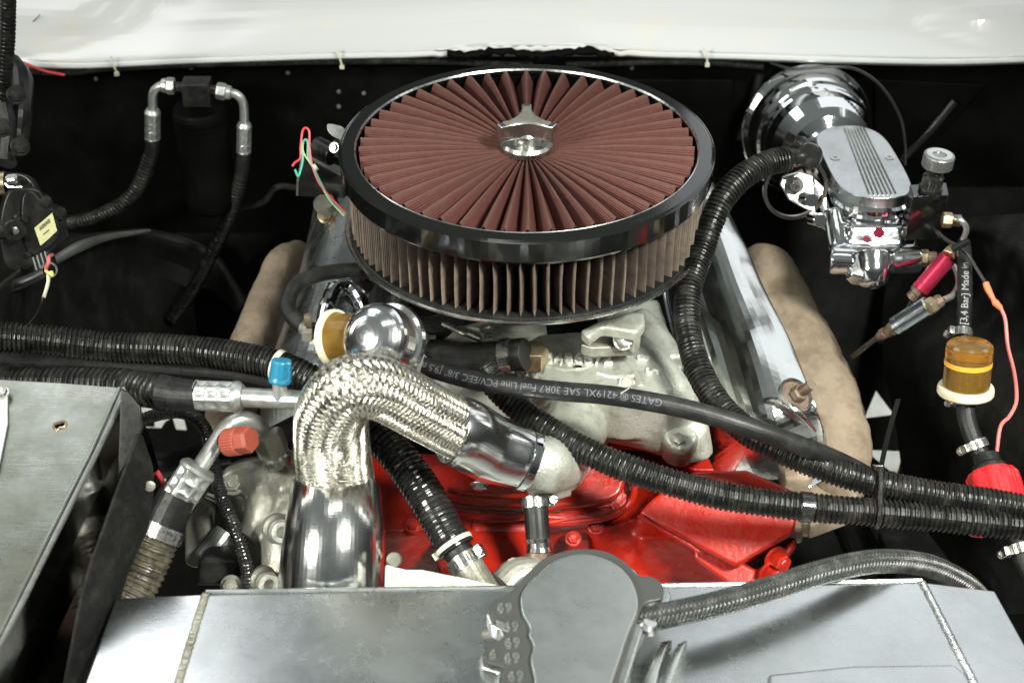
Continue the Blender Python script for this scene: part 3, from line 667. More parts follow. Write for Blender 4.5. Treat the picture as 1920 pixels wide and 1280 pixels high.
# ================================================================== VALVE COVERS
VR = thing('valve_cover', 'polished aluminium valve cover on the right of the air filter', 'valve cover', Z(1440, 760, -.27))
st = [
 [Z(1240, 330, -.20), Z(1262, 330, -.17), Z(1290, 335, -.14), Z(1325, 335, -.135), Z(1340, 345, -.15), Z(1345, 352, -.20)],
 [Z(1240, 400, -.21), Z(1270, 400, -.17), Z(1318, 408, -.135), Z(1362, 415, -.135), Z(1380, 425, -.15), Z(1385, 435, -.20)],
 [Z(1243, 470, -.22), Z(1280, 455, -.163), Z(1330, 440, -.137), Z(1392, 462, -.140), Z(1408, 480, -.155), Z(1412, 492, -.21)],
 [Z(1252, 560, -.235), Z(1292, 538, -.168), Z(1358, 525, -.145), Z(1418, 530, -.145), Z(1437, 548, -.16), Z(1440, 560, -.22)],
 [Z(1285, 690, -.255), Z(1328, 655, -.182), Z(1400, 640, -.155), Z(1463, 620, -.155), Z(1484, 642, -.17), Z(1488, 655, -.23)],
 [Z(1308, 780, -.268), Z(1355, 745, -.195), Z(1425, 725, -.168), Z(1495, 700, -.165), Z(1515, 722, -.18), Z(1518, 735, -.24)],
 [Z(1325, 845, -.278), Z(1378, 803, -.21), Z(1440, 785, -.182), Z(1515, 755, -.176), Z(1535, 775, -.19), Z(1538, 790, -.25)],
 [Z(1345, 885, -.286), Z(1400, 862, -.26), Z(1455, 838, -.215), Z(1530, 805, -.205), Z(1548, 815, -.215), Z(1548, 830, -.26)],
 [Z(1360, 900, -.30), Z(1420, 900, -.298), Z(1480, 895, -.29), Z(1540, 875, -.28), Z(1552, 872, -.28), Z(1556, 870, -.29)]]
mb = MB(); mb.grid(st, 6, 6); mb.build('shell', M['cover'], VR, ang=60)
fl = [Z(1238, 470, -.224), Z(1248, 560, -.240), Z(1281, 690, -.260), Z(1304, 785, -.273), Z(1322, 850, -.284), Z(1345, 893, -.295), Z(1385, 905, -.303), Z(1440, 912, -.306), Z(1520, 912, -.306)]
mb = MB(); mb.pipe(fl, .0030, 10, 6); mb.build('flange_bead', M['chrome'], VR, ang=60)
mb = MB(); P = spline(fl, 6); mb.grid([[p+V((.002, 0, .001)) for p in P], [p+V((.03, .02, .003)) for p in P]], 1, 1); mb.build('flange', M['polished'], VR)
# bolt recess and protruding stud with rusty nut
rc = Z(1492, 742, -.166); ax = V((.42, -.38, .82)).normalized()
mb = MB(); mb.ring([(.0145, -.003), (.0175, -.003), (.0180, .001), (.0165, .0025), (.0150, .001)], rc, ax, 40); mb.build('bolt_recess', M['polished'], VR, ang=60)
mb = MB(); mb.lathe([(.0146, -.002), (.0146, -.001)], rc+ax*.001, ax, 30); mb.build('recess_floor', M['rusty'], VR)
mb = MB(); mb.hexa(rc+ax*.001, ax, .0082, .009, (1, 0, 0)); mb.build('nut', M['rusty'], VR, bev=.0006)
mb = MB(); mb.lathe([(.0045+.0005*(k % 2), k*.0011) for k in range(22)], rc+ax*.002, ax, 16); mb.build('stud', M['rusty'], VR)
# raised oval loop at the near end
lp = [Z(1392, 788, -.196), Z(1410, 768, -.186), Z(1450, 752, -.172), Z(1490, 770, -.172), Z(1528, 808, -.196)]
mb = MB(); mb.pipe(lp, [.002, .0045, .005, .0045, .002], 16); mb.build('pressed_bead', M['polished'], VR)

VL = thing('valve_cover', 'dull aluminium valve cover behind the chrome breather on the left', 'valve cover', Z(600, 640, -.27))
st = [
 [Z(590, 378, -.19), Z(610, 372, -.16), Z(650, 368, -.14), Z(700, 372, -.14), Z(740, 385, -.17), Z(750, 395, -.21)],
 [Z(578, 440, -.20), Z(596, 430, -.16), Z(636, 425, -.14), Z(700, 430, -.145), Z(745, 445, -.18), Z(755, 450, -.22)],
 [Z(560, 515, -.21), Z(578, 503, -.165), Z(620, 500, -.145), Z(688, 505, -.15), Z(745, 520, -.19), Z(752, 530, -.23)],
 [Z(538, 590, -.22), Z(556, 575, -.175), Z(600, 570, -.15), Z(676, 575, -.155), Z(735, 600, -.20), Z(745, 610, -.24)],
 [Z(512, 665, -.23), Z(530, 650, -.185), Z(580, 645, -.16), Z(664, 650, -.165), Z(730, 680, -.21), Z(740, 690, -.25)],
 [Z(492, 740, -.24), Z(508, 725, -.195), Z(560, 720, -.17), Z(650, 725, -.175), Z(715, 760, -.22), Z(725, 770, -.26)],
 [Z(486, 800, -.27), Z(505, 800, -.25), Z(560, 800, -.24), Z(640, 800, -.24), Z(700, 810, -.26), Z(710, 815, -.28)]]
mb = MB(); mb.grid(st, 6, 6); mb.build('shell', M['brushed'], VL, ang=60)
mb = MB(); mb.pipe([Z(598, 640, -.146), Z(612, 580, -.134), Z(628, 546, -.136), Z(655, 542, -.14), Z(676, 566, -.144), Z(690, 610, -.150)], [.006, .008, .009, .009, .008, .005], 16); mb.build('pressed_bead', M['chrome'], VL)
mb = MB(); mb.pipe([Z(592, 660, -.157), Z(606, 590, -.147), Z(618, 532, -.143)], [.002, .003, .002], 10); mb.build('pressed_edge', M['chrome'], VL)
bolt(VL, Z(612, 405, -.142), (.1, -.4, .8), .007, .006, M['brass'])

# ================================================================== EXHAUST HEADERS
HR = thing('exhaust_header', 'tan coated exhaust header beside the right valve cover', 'exhaust header', Z(1560, 800, -.36))
ca = MB()
ca.pipe([Z(1400, 500, -.27), Z(1440, 500, -.245), Z(1470, 560, -.26), Z(1505, 650, -.275), Z(1545, 740, -.285), Z(1572, 820, -.30), Z(1572, 900, -.34), Z(1545, 960, -.38)], [.018, .026, .029, .031, .034, .033, .030, .028], 24, 8)
ca.pipe([Z(1430, 480, -.25), Z(1425, 560, -.26), Z(1455, 650, -.27), Z(1510, 740, -.28), Z(1530, 800, -.29)], [.018, .022, .024, .026, .025], 20, 6)
ca.pipe([Z(1460, 560, -.30), Z(1505, 610, -.31), Z(1550, 700, -.33), Z(1585, 790, -.34)], [.02, .024, .026, .024], 20, 6)
ca.prism([Z(x, y, -.285) for x, y in [(1400, 540), (1470, 520), (1560, 740), (1520, 900), (1470, 900)]], (0, 0, -.04))
ca.build('tube_bundle', M['tan'], HR, cast=.003, smooth=4, lump=(.035, .008))
ca = MB(); ca.prism([Z(x, y, -.335) for x, y in [(1500, 905), (1560, 900), (1610, 925), (1590, 960), (1520, 985), (1505, 960)]], (0, 0, -.02)); ca.build('flange', M['tan'], HR, bev=.003)
HL = thing('exhaust_header', 'tan coated exhaust header beside the left valve cover', 'exhaust header', Z(460, 760, -.36))
ca = MB()
ca.pipe([Z(560, 470, -.28), Z(528, 490, -.25), Z(505, 545, -.26), Z(480, 620, -.27), Z(452, 700, -.285), Z(432, 780, -.30), Z(430, 860, -.34)], [.014, .018, .019, .022, .025, .026, .023], 24, 8)
ca.pipe([Z(548, 500, -.28), Z(535, 560, -.285), Z(515, 640, -.29), Z(490, 720, -.30)], .018, 18, 6)
ca.build('tube_bundle', M['tan'], HL, cast=.003, smooth=4, lump=(.035, .007))

# ================================================================== RED ENGINE BLOCK
EB = thing('engine_block', 'bright red painted engine block and timing cover at the front of the engine', 'engine block', Z(1150, 1060, -.45))
n0 = V((0, -.55, .84)).normalized()
def red(pts, p0, n, th, name, cst=.0025, sm=4, bev=0):
    c0 = D(*p0); mb = MB(); mb.prism([OnP(x, y, c0, V(n).normalized()) for x, y in pts], -V(n).normalized()*th); return mb
# head end block (right)
h = red([(1196, 962), (1222, 935), (1262, 905), (1300, 885), (1400, 880), (1502, 925), (1498, 962), (1488, 1000), (1380, 1062), (1320, 1030), (1270, 1000), (1225, 980)], (1350, 960, 1.295), (-.12, -.62, .78), .07, 'h')
h.build('cylinder_head', M['red'], EB, bev=.004, seg=3)
h = red([(1300, 1016), (1314, 1008), (1420, 1068), (1490, 1004), (1496, 1022), (1462, 1062), (1410, 1105), (1385, 1110), (1300, 1046)], (1380, 1060, 1.300), (-.12, -.62, .78), .05, 'h')
h.build('head_edge', M['red'], EB, bev=.004, seg=3)
bolt(EB, D(1452, 1046, 1.295), (.5, -.8, .2), .009, .012, M['red'])
bolt(EB, D(1440, 1072, 1.295), (.5, -.8, .1), .009, .010, M['red'])
mb = MB(); mb.pipe([D(1196, 966, 1.297), D(1240, 992, 1.296), D(1290, 1020, 1.296), D(1310, 1034, 1.296)], .0016, 8); mb.build('casting_seam', M['red'], EB)
# main front block
ca = MB()
ca.prism([Z(x, y, -.285) for x, y in [(640, 850), (1000, 850), (1210, 850), (1380, 880), (1400, 1000), (1200, 1010), (1180, 985), (1000, 985), (850, 990), (640, 1000)]], (0, 0, -.2))
ca.pipe([D(1020, 900, 1.390), D(1020, 1000, 1.385), D(1030, 1120, 1.390)], .02, 16, 4)
ca.pipe([D(1148, 975, 1.360), D(1158, 1030, 1.360), D(1170, 1130, 1.370)], [.030, .024, .030], 20, 6)
ca.pipe([D(1200, 960, 1.355), D(1230, 1040, 1.370), D(1235, 1120, 1.390)], [.02, .018, .018], 16, 6)
ca.build('front_casting', M['red'], EB, cast=.003, smooth=3, lump=(.02, .003))
# distributor-side column with ribs
ca = MB(); ax = V((0, -.10, 1))
cc = D(922, 1120, 1.360)
ca.lathe([(.046, -.06), (.046, .045), (.043, .052), (.050, .055), (.050, .059), (.046, .061), (.050, .063), (.050, .067), (.044, .071), (.03, .074)], cc, ax, 56); ca.build('pump_column', M['red'], EB, ang=50)
ca = MB(); ca.prism([D(x, y, 1.335) for x, y in [(868, 1010), (886, 1008), (892, 1075), (880, 1082)]], (0, .02, 0)); ca.build('lug', M['red'], EB, bev=.003)
# domed timing cover
c0 = D(1120, 915, 1.330); nn = V((-.02, -.50, .86)).normalized()
def rr(pts): return [OnP(x, y, c0, nn) for x, y in pts]
o1 = spline([OnP(x, y, c0, nn) for x, y in [(1000, 862), (1080, 852), (1150, 850), (1182, 868), (1190, 905), (1180, 940), (1140, 966), (1080, 975), (1000, 975)]], 5, True)
mb = MB(); mb.prism(o1, -nn*.03); mb.build('cover_flange', M['red'], EB, bev=.003, seg=3)
o2 = spline([OnP(x, y, c0+nn*.012, nn) for x, y in [(1010, 862), (1080, 850), (1140, 852), (1166, 868), (1172, 900), (1158, 930), (1110, 945), (1060, 950), (1010, 948)]], 5, True)
mb = MB(); mb.prism(o2, -nn*.02); mb.build('cover_dome', M['red'], EB, bev=.006, seg=4)
mb = MB(); mb.pipe([D(1178, 868, 1.322), D(1190, 905, 1.318), D(1180, 944, 1.322), D(1140, 968, 1.322), D(1080, 978, 1.322), D(1035, 980, 1.322)], .0035, 12); mb.build('cover_lip', M['red'], EB)
mb = MB(); mb.pipe([D(1176, 866, 1.322), D(1186, 895, 1.319), D(1182, 918, 1.320)], .0022, 8); mb.build('gasket_edge', M['ink'], EB)
bolt(EB, D(1155, 950, 1.315), nn, .004, .002, M['red'], False)
mb = MB(); mb.lathe([(.014, 0), (.016, .003), (.014, .010), (.009, .012)], D(1190, 1100, 1.330), (0, -.3, 1), 24); mb.build('boss', M['red'], EB)
for x, y in [(1040, 1098), (890, 1088)]:
    mb = MB(); mb.lathe([(.012, 0), (.013, .004), (.010, .008)], D(x, y, 1.340), (0, -.4, 1), 20); mb.build('boss', M['red'], EB)
for k, (y0, th) in enumerate([(926, .0028), (944, .0022), (966, .0030)]):
    mb = MB(); mb.pipe([D(842, y0-8, 1.335), D(880, y0, 1.325), D(940, y0+4, 1.318), D(1000, y0+3, 1.318), D(1060, y0+5, 1.322)], th, 10); mb.build('cast_ridge', M['red'], EB)
mb = MB(); mb.pipe([D(842, 947, 1.332), D(880, 953, 1.322), D(940, 957, 1.316), D(1000, 956, 1.316), D(1050, 958, 1.318)], .0012, 8); mb.build('dark_gap_line', M['ink'], EB)  # shade of the gap between the ridges, drawn as a thin black line
mb = MB(); mb.prism([D(x, y, 1.325) for x, y in [(880, 985), (960, 982), (1000, 985), (1004, 1100), (880, 1100)]], (0, .02, -.004)); mb.build('front_boss', M['red'], EB, bev=.006, seg=3)
for x, y in [(775, 985), (1075, 1010), (1118, 988)]: bolt(EB, D(x, y, 1.335), (0, -.5, .86), .0055, .004, M['red'])
# plug at the right end of the head
hb = thing('head_bolt', 'bare metal spacer and hex bolt on the right end of the red cylinder head', 'bolt', D(1495, 990, 1.320))
ax = V((1, -.15, .05)).normalized()
mb = MB(); mb.lathe([(.015, 0), (.0155, .002), (.0155, .011), (.014, .013)], D(1478, 985, 1.315), ax, 28); mb.build('spacer', M['rusty'], hb)
mb = MB(); mb.lathe([(.0105, 0), (.0105, .003)], D(1494, 987, 1.312), ax, 24); mb.build('washer', M['steel'], hb)
mb = MB(); mb.hexa(D(1500, 987, 1.312), ax, .009, .008); mb.build('hex_head', M['brass'], hb)

# ================================================================== THERMOSTAT NECK, RADIATOR HOSE
TN = thing('thermostat_housing', 'rough silver cast thermostat neck in front of the intake manifold', 'thermostat housing', D(1040, 890, 1.25))
ca = MB()
ca.pipe([D(985, 862, 1.235), D(1020, 870, 1.245), D(1050, 862, 1.27), D(1060, 830, 1.30)], [.0235, .0255, .026, .024], 28, 8)
ca.pipe([D(1035, 868, 1.262), D(1062, 830, 1.31), D(1085, 780, 1.36)], [.026, .030, .034], 24, 6)
ca.pipe([D(1062, 905, 1.275), D(1080, 870, 1.30), D(1080, 820, 1.34)], [.010, .014, .016], 18, 6)
ca.prism([D(x, y, 1.262) for x, y in [(985, 905), (1000, 925), (1045, 922), (1072, 917), (1070, 880), (1080, 860), (1060, 840), (1000, 870)]], (0, .004, -.014))
ca.build('casting', M['cast'], TN, cast=.0022, smooth=4)
bolt(TN, D(900, 905, 1.24), (0, -.8, -.6), .006, .004, M['steel'])
# sleeves + braid
UH = thing('radiator_hose', 'braided stainless radiator hose arching between two chrome end sleeves', 'radiator hose', D(622, 1110, 1.10))
s1 = [D(622, 1180, 1.205), D(622, 1110, 1.203), D(626, 1010, 1.205), D(630, 915, 1.225)]
def sleeve(ctl, rad, parent, open_end):
    pts = spline(ctl, 24); rs = [v.x for v in spline([V((q, 0, 0)) for q in rad], 24)]; n = len(pts)
    # outer down, then inner lip back for a real wall
    P = list(pts); Rr = list(rs)
    P += [pts[-1], pts[-2], pts[-6]]; Rr += [rs[-1]-.0012, rs[-2]-.0014, rs[-6]-.004]
    mb = MB(); T, N = frames(pts); vs = []; fs = []; m = 72
    TT = T+[T[-1], T[-2], T[-6]]; NN = N+[N[-1], N[-2], N[-6]]
    for i, p in enumerate(P):
        B = TT[i].cross(NN[i])
        for k in range(m): a = 2*math.pi*k/m; vs.append(p+(NN[i]*math.cos(a)+B*math.sin(a))*Rr[i])
    for i in range(len(P)-1):
        for k in range(m): k2 = (k+1) % m; fs.append([i*m+k, i*m+k2, (i+1)*m+k2, (i+1)*m+k])
    mb.add(vs, fs); return mb.build('chrome_sleeve', M['chrome_worn'], parent, ang=50)
sleeve(s1, [prad(101, 1.205), prad(100, 1.203), prad(96, 1.205), prad(83, 1.225)], UH, True)
s2 = [D(1000, 868, 1.235), D(970, 857, 1.232), D(915, 838, 1.222), D(868, 812, 1.205), D(848, 806, 1.20)]
sleeve(s2, [prad(56, 1.235), prad(61, 1.232), prad(65, 1.222), prad(67, 1.205), prad(66, 1.2)], UH, True)
mb = MB(); T_ = (s2[0]-s2[2]).normalized(); mb.ring([(prad(60, 1.235), -.003), (prad(62, 1.235), -.003), (prad(62, 1.235), .003), (prad(60, 1.235), .003)], D(985, 863, 1.234), T_, 56); mb.build('sleeve_band', M['chrome'], UH)
bc = [D(630, 945, 1.222), D(629, 900, 1.218), D(622, 830, 1.195), D(624, 772, 1.165), D(655, 730, 1.148), D(712, 728, 1.152), D(785, 765, 1.172), D(850, 800, 1.20), D(885, 820, 1.218)]
br = [prad(72, 1.22), prad(71, 1.21), prad(69, 1.195), prad(67, 1.165), prad(62, 1.148), prad(58, 1.152), prad(56, 1.172), prad(55, 1.2), prad(52, 1.218)]
core = spline(bc, 30); cl_ = lens(core); rads = []
for i in range(len(br)-1): rads += [br[i]+(br[i+1]-br[i])*k/30 for k in range(30)]
rads.append(br[-1])
# smooth the radii and centre line so that the braid is even
cp, tot = resample(core, n=360)
def rad_at(s):
    i = 0; s = max(0, min(cl_[-1], s)); lo, hi = 0, len(cl_)-1
    while hi-lo > 1:
        mm = (lo+hi)//2
        if cl_[mm] <= s: lo = mm
        else: hi = mm
    return rads[lo]
rr_ = [rad_at(tot*i/360) for i in range(361)]
for _ in range(30): rr_ = [rr_[0]]+[(rr_[i-1]+rr_[i+1])/2 for i in range(1, 360)]+[rr_[-1]]
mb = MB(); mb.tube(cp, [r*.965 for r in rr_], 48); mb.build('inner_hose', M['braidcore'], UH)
T, N = frames(cp)
def braid(C, pitch, mbx, T, N, cp, rr_, wfac=.78, samp=6, lift=.0009):
    """two sets of helical ribbons crossing over-two-under-two"""
    tot = lens(cp)[-1]; nseg = len(cp)-1; turns = tot/pitch; NC = C
    cross = int(turns*2*C)                       # crossings met by one ribbon
    steps = cross*samp
    for sgn in (1, -1):
        for c in range(C):
            vs = []; fs = []; uv = []
            for i in range(steps+1):
                s = i/steps; fi = s*nseg; k = min(nseg-1, int(fi)); t = fi-k
                p = cp[k].lerp(cp[k+1], t); tt = T[k].lerp(T[k+1], t).normalized(); nn = N[k].lerp(N[k+1], t).normalized(); bb = tt.cross(nn)
                r = rr_[k]+(rr_[k+1]-rr_[k])*t
                th = 2*math.pi*(c/C+sgn*s*turns)
                g = sgn*math.sin(math.pi/2*(2*c+sgn*2*s*turns*C)+math.pi/4)
                q = max(-1, min(1, g*1.5))
                rad = r+lift*q
                th_w = 2*math.pi/C*wfac*.5
                dn = (math.cos(th)*nn+math.sin(th)*bb)
                e1 = math.cos(th-th_w)*nn+math.sin(th-th_w)*bb; e2 = math.cos(th+th_w)*nn+math.sin(th+th_w)*bb
                vs += [p+e1*(rad-.0003), p+dn*(rad+.0004), p+e2*(rad-.0003)]
                if i:
                    b = (i-1)*3
                    for j in (0, 1):
                        f = [b+j, b+j+1, b+j+4, b+j+3]; fs.append(f if sgn > 0 or True else f[::-1]); uu = i*.02
                        uv.append([(j*.5, uu), ((j+1)*.5, uu), ((j+1)*.5, uu+.02), (j*.5, uu+.02)])
            mbx.add(vs, fs, uv)
bm_ = MB(); braid(24, .092, bm_, T, N, cp, rr_, .92, 5, .0009)
b_ = bm_.build('steel_braid', M['braid'], UH, ang=60); b_['kind'] = 'stuff'

# small bypass hose below the housing with two clamps
BH = thing('bypass_hose', 'short vertical black bypass hose with clamps below the thermostat neck', 'hose', D(1008, 1040, 1.26))
hp = [D(1002, 935, 1.262), D(1006, 970, 1.258), D(1010, 1030, 1.255)]
mb = MB(); mb.pipe(hp, prad(23, 1.26), 24); mb.build('rubber_hose', M['rubber'], BH)
clamp(BH, D(1003, 942, 1.26), hp[1]-hp[0], prad(24, 1.26), .010, (1, .1, 0))
mb = MB(); mb.ring([(prad(24, 1.25), -.006), (prad(26, 1.25), -.006), (prad(23, 1.25), 0), (prad(26, 1.25), .006), (prad(24, 1.25), .006)], D(1010, 1022, 1.254), hp[2]-hp[1], 40); mb.build('band_clamp', M['chrome_worn'], BH)
mb = MB(); mb.tube([D(1009, 1028, 1.256), D(1009, 1052, 1.256)], prad(24, 1.26), 20); mb.build('hose_end', M['rusty'], BH)
# water pump nozzles in cast grey + white strut
mb = MB(); mb.pipe([D(945, 1100, 1.24), D(968, 1078, 1.245), D(1000, 1072, 1.25), D(1030, 1075, 1.26)], [.016, .015, .014, .012], 18); 
wp = thing('water_pump', 'grey cast water pump spout just left of the big machined cap', 'water pump', D(970, 1085, 1.24)); mb.build('spout', M['castdark'], wp)
bolt(wp, D(963, 1062, 1.245), (0, 0, 1), .006, .005, M['cast'])
st_ = thing('support_strut', 'pale metal strut running from the chrome sleeve to the machined cap', 'strut', D(840, 1090, 1.16))
mb = MB(); mb.prism([D(x, y, 1.155) for x, y in [(722, 1056), (760, 1066), (790, 1066), (960, 1100), (965, 1108), (720, 1108)]], (0, .006, -.014)); mb.build('bar', M['cast'], st_, bev=.002)
mb = MB(); mb.lathe([(.006, 0), (.0065, .003), (.005, .005)], D(738, 1048, 1.17), (.2, -.8, .5), 20); mb.build('end_boss', M['castdark'], st_)

# ================================================================== LOOMS AND HOSES ACROSS THE ENGINE
FL = thing('fuel_line', 'smooth black fuel line with grey upside-down lettering crossing the engine', 'fuel hose', D(1200, 740, 1.22))
fp = [D(740, 672, 1.27), D(800, 688, 1.255), D(900, 715, 1.235), D(1040, 732, 1.215), D(1150, 742, 1.205), D(1280, 765, 1.20), D(1400, 800, 1.20), D(1500, 835, 1.215), D(1580, 868, 1.235), D(1640, 900, 1.26), D(1700, 935, 1.29)]
mb = MB(); mb.pipe(fp, prad(18.5, 1.22), 24, 14); mb.build('rubber_hose', M['rubber'], FL)
dense = spline(fp, 20); L_ = lens(dense)
# start of the text at photo x=1243
s0 = min(range(len(dense)), key=lambda i: abs(((dense[i]-CAM).x/dep(dense[i])*FPX+960)-1243))
hose_text(dense, prad(18.5, 1.22), 'GATES \u00ae 4219XL SAE 30R7 Fuel Line PCV/EEC 3/8" [9.5 mm] 50 PSI [3.4 Bar] SAE 30R7', .0088, L_[s0], -1, 1, FL, M['print'], off=-.0005)
mb = MB(); mb.box(D(1172, 732, 1.182), (.0035, .001, .002), (.0003, .002, -.001), (0, 0, .0004)); mb.build('paint_fleck', M['tie'], FL)

def loom(name, ctl, rpx, d, label, m='loom', pitch=.0042, depth=.0014, group=None, seam=None):
    o = corr(ctl, prad(rpx, d), pitch, depth, 24, seam).build(name, M[m], ang=50); return tag(o, label, 'corrugated conduit', group)
rcv = [D(1478, 298, 1.40), D(1440, 306, 1.39), D(1395, 330, 1.37), D(1358, 368, 1.36), D(1335, 415, 1.355), D(1312, 480, 1.35), D(1290, 550, 1.33), D(1292, 630, 1.31), D(1318, 710, 1.285), D(1368, 780, 1.26), D(1440, 832, 1.24), D(1530, 870, 1.23), D(1640, 905, 1.225), D(1760, 928, 1.22), D(1880, 945, 1.215), D(1960, 960, 1.21)]
LR = thing('wiring_conduit', 'long black corrugated conduit from the chrome booster down over the right valve cover', 'corrugated conduit', rcv[8])
corr(rcv, prad(26, 1.27), .0040, .0013, 24).build('corrugated_sleeve', M['loom'], LR, ang=50)
mb = MB(); mb.tube([D(1466, 299, 1.395), D(1492, 296, 1.405)], prad(17, 1.4), 24); mb.build('end_sleeve', M['rubber'], LR, bev=.001)
lcv = [D(905, 690, 1.28), D(935, 728, 1.275), D(985, 775, 1.265), D(1060, 825, 1.25), D(1150, 868, 1.235), D(1250, 902, 1.225), D(1370, 932, 1.22), D(1510, 950, 1.215), D(1640, 960, 1.215), D(1780, 972, 1.215), D(1960, 990, 1.21)]
LL = thing('wiring_conduit', 'lower black corrugated conduit sweeping over the red engine block to the right edge', 'corrugated conduit', lcv[5])
corr(lcv, prad(27, 1.23), .0044, .0015, 24).build('corrugated_sleeve', M['loom'], LL, ang=50)
mb = MB(); mb.ring([(prad(27, 1.21), -.005), (prad(29, 1.21), -.005), (prad(29, 1.21), .005), (prad(27, 1.21), .005)], D(1511, 950, 1.215), (1, -.05, -.08), 40); mb.build('tape_wrap', M['loomgloss'], LL)
zt = thing('zip_tie', 'black zip tie with its long tail binding the two conduits on the right', 'zip tie', D(1645, 930, 1.2))
mb = MB(); c1 = D(1645, 905, 1.222); c2 = D(1642, 958, 1.215); r1 = prad(28, 1.22)
loop = []
for k in range(9): a = math.pi*(k/8); loop.append(c1+U_*math.cos(a-math.pi/2+math.pi/2)*r1*1.02*math.cos(0)*1+(-F_)*math.sin(a)*r1*1.0 if False else c1+(U_*math.cos(a*.5)+(-F_)*math.sin(a*.5))*r1*1.04)
loop2 = [c2+((-F_)*math.cos(a)+(-U_)*math.sin(a))*prad(29, 1.215)*1.04 for a in [0, .4, .8, 1.2, 1.57, 2.0]]
mb.pipe(loop+loop2, .0022, 8, 4); mb.build('strap', M['loomgloss'], zt)
mb = MB(); mb.box(c1+U_*r1*1.05+F_*-.002, (.0042, 0, 0), U_*.0025, F_*.004); mb.build('head', M['loomgloss'], zt, bev=.0008)
mb = MB(); P = [c1+U_*r1*1.05+V((.003, 0, 0)), D(1664, 820, 1.225), D(1684, 748, 1.23)]
q = spline(P, 6); mb.grid([[p-V((.0022, 0, 0)) for p in q], [p+V((.0022, 0, .0006)) for p in q]], 1, 1); mb.build('tail', M['flatblack'], zt, solid=.0012)

# shiny conduit under the braided hose, to the water pump
HC = thing('heater_hose', 'glossy black corrugated hose running down the red block behind the braided hose', 'heater hose', D(880, 1060, 1.24))
hcv = [D(660, 770, 1.30), D(715, 820, 1.28), D(765, 880, 1.265), D(808, 945, 1.25), D(838, 1000, 1.24), D(858, 1032, 1.235)]
corr(hcv, prad(36, 1.25), .0048, .0014, 26).build('corrugated_sleeve', M['loomgloss'], HC, ang=50)
ax = (hcv[5]-hcv[4]).normalized()
mb = MB(); mb.tube([hcv[5]-ax*.004, hcv[5]+ax*.045], prad(29, 1.23), 24); mb.build('rubber_hose', M['rubber'], HC)
ziptie(HC, hcv[5]-ax*.006, ax, prad(36, 1.235), .004, head=(-1, -.2, -.3)).build('zip_tie', M['tie'], HC)
clamp(HC, hcv[5]+ax*.012, ax, prad(31, 1.235), .012, (.9, -.1, .35))
mb = MB(); mb.tube([hcv[5]+ax*.018, hcv[5]+ax*.05], prad(31, 1.23), 24); mb.build('hose_end', M['castdark'], HC)

# ================================================================== LEFT HOSES
loom('wiring_conduit', [D(-60, 632, 1.26), D(0, 632, 1.27), D(90, 638, 1.28), D(200, 650, 1.29), D(330, 655, 1.29), D(430, 666, 1.28), D(510, 682, 1.27), D(570, 706, 1.26), D(640, 745, 1.26), D(700, 790, 1.27)], 29, 1.28, 'upper thick black corrugated conduit crossing the left side of the bay')
bpy.context.scene.collection.objects[-1]
mb = MB(); c = D(524, 686, 1.268); mb.ring([(prad(30, 1.268), -.0028), (prad(31.5, 1.268), -.0028), (prad(31.5, 1.268), .0028), (prad(30, 1.268), .0028)], c, D(540, 693, 1.265)-D(508, 681, 1.27), 40)
tag(mb.build('zip_tie', M['tie']), 'pale zip tie around the upper left conduit beside the blue cap', 'zip tie')
mb = MB(); mb.pipe([D(-60, 668, 1.31), D(40, 674, 1.32), D(180, 680, 1.33), D(330, 694, 1.33), D(450, 706, 1.33), D(560, 730, 1.33)], prad(22, 1.32), 20)
tag(mb.build('smooth_hose', M['rubber']), 'smooth black hose lying below the upper left corrugated conduit', 'hose')
SH = thing('suction_hose', 'thick black air conditioning hose with crimped collar and grey pipe at left', 'air conditioning hose', D(400, 740, 1.22))
shv = [D(-60, 712, 1.28), D(30, 718, 1.27), D(130, 718, 1.255), D(230, 722, 1.235), D(300, 735, 1.21), D(338, 741, 1.208)]
corr(shv, prad(33, 1.215), .0058, .0016, 26).build('corrugated_sleeve', M['loom'], SH, ang=50)
ax = (D(560, 752, 1.19)-D(338, 741, 1.208)).normalized()
mb = MB(); mb.pipe([D(300, 735, 1.208), D(335, 740, 1.206), D(372, 742, 1.203)], [prad(35, 1.2), prad(32, 1.2), prad(29, 1.2)], 28); mb.build('rubber_sleeve', M['rubber'], SH)
crimp(D(366, 741, 1.204), D(456, 744, 1.199), prad(30, 1.2), SH, lobes=8, rows=3)
mb = MB(); mb.pipe([D(450, 744, 1.199), D(520, 748, 1.195), D(585, 752, 1.19), D(640, 765, 1.20)], prad(18.5, 1.195), 28); mb.build('pipe', M['tube'], SH)
mb = MB(); mb.pipe([D(525, 748, 1.192), D(524, 715, 1.188)], prad(13.5, 1.19), 24); mb.build('service_port', M['tube'], SH)
ax = (D(527, 680, 1.183)-D(524, 716, 1.188)).normalized()
bcp = D(524.5, 716, 1.187)
mb = MB(); mb.lathe([(.0092, 0), (.0097, .002), (.0092, .004), (.0088, .005), (.0080, .018), (.0072, .0195), (.003, .020)], bcp, ax, 48, fx=lambda i, k: 1+(.09 if i >= 3 and (k % 8) < 4 else 0)); mb.build('blue_cap', M['blue'], SH, ang=40)

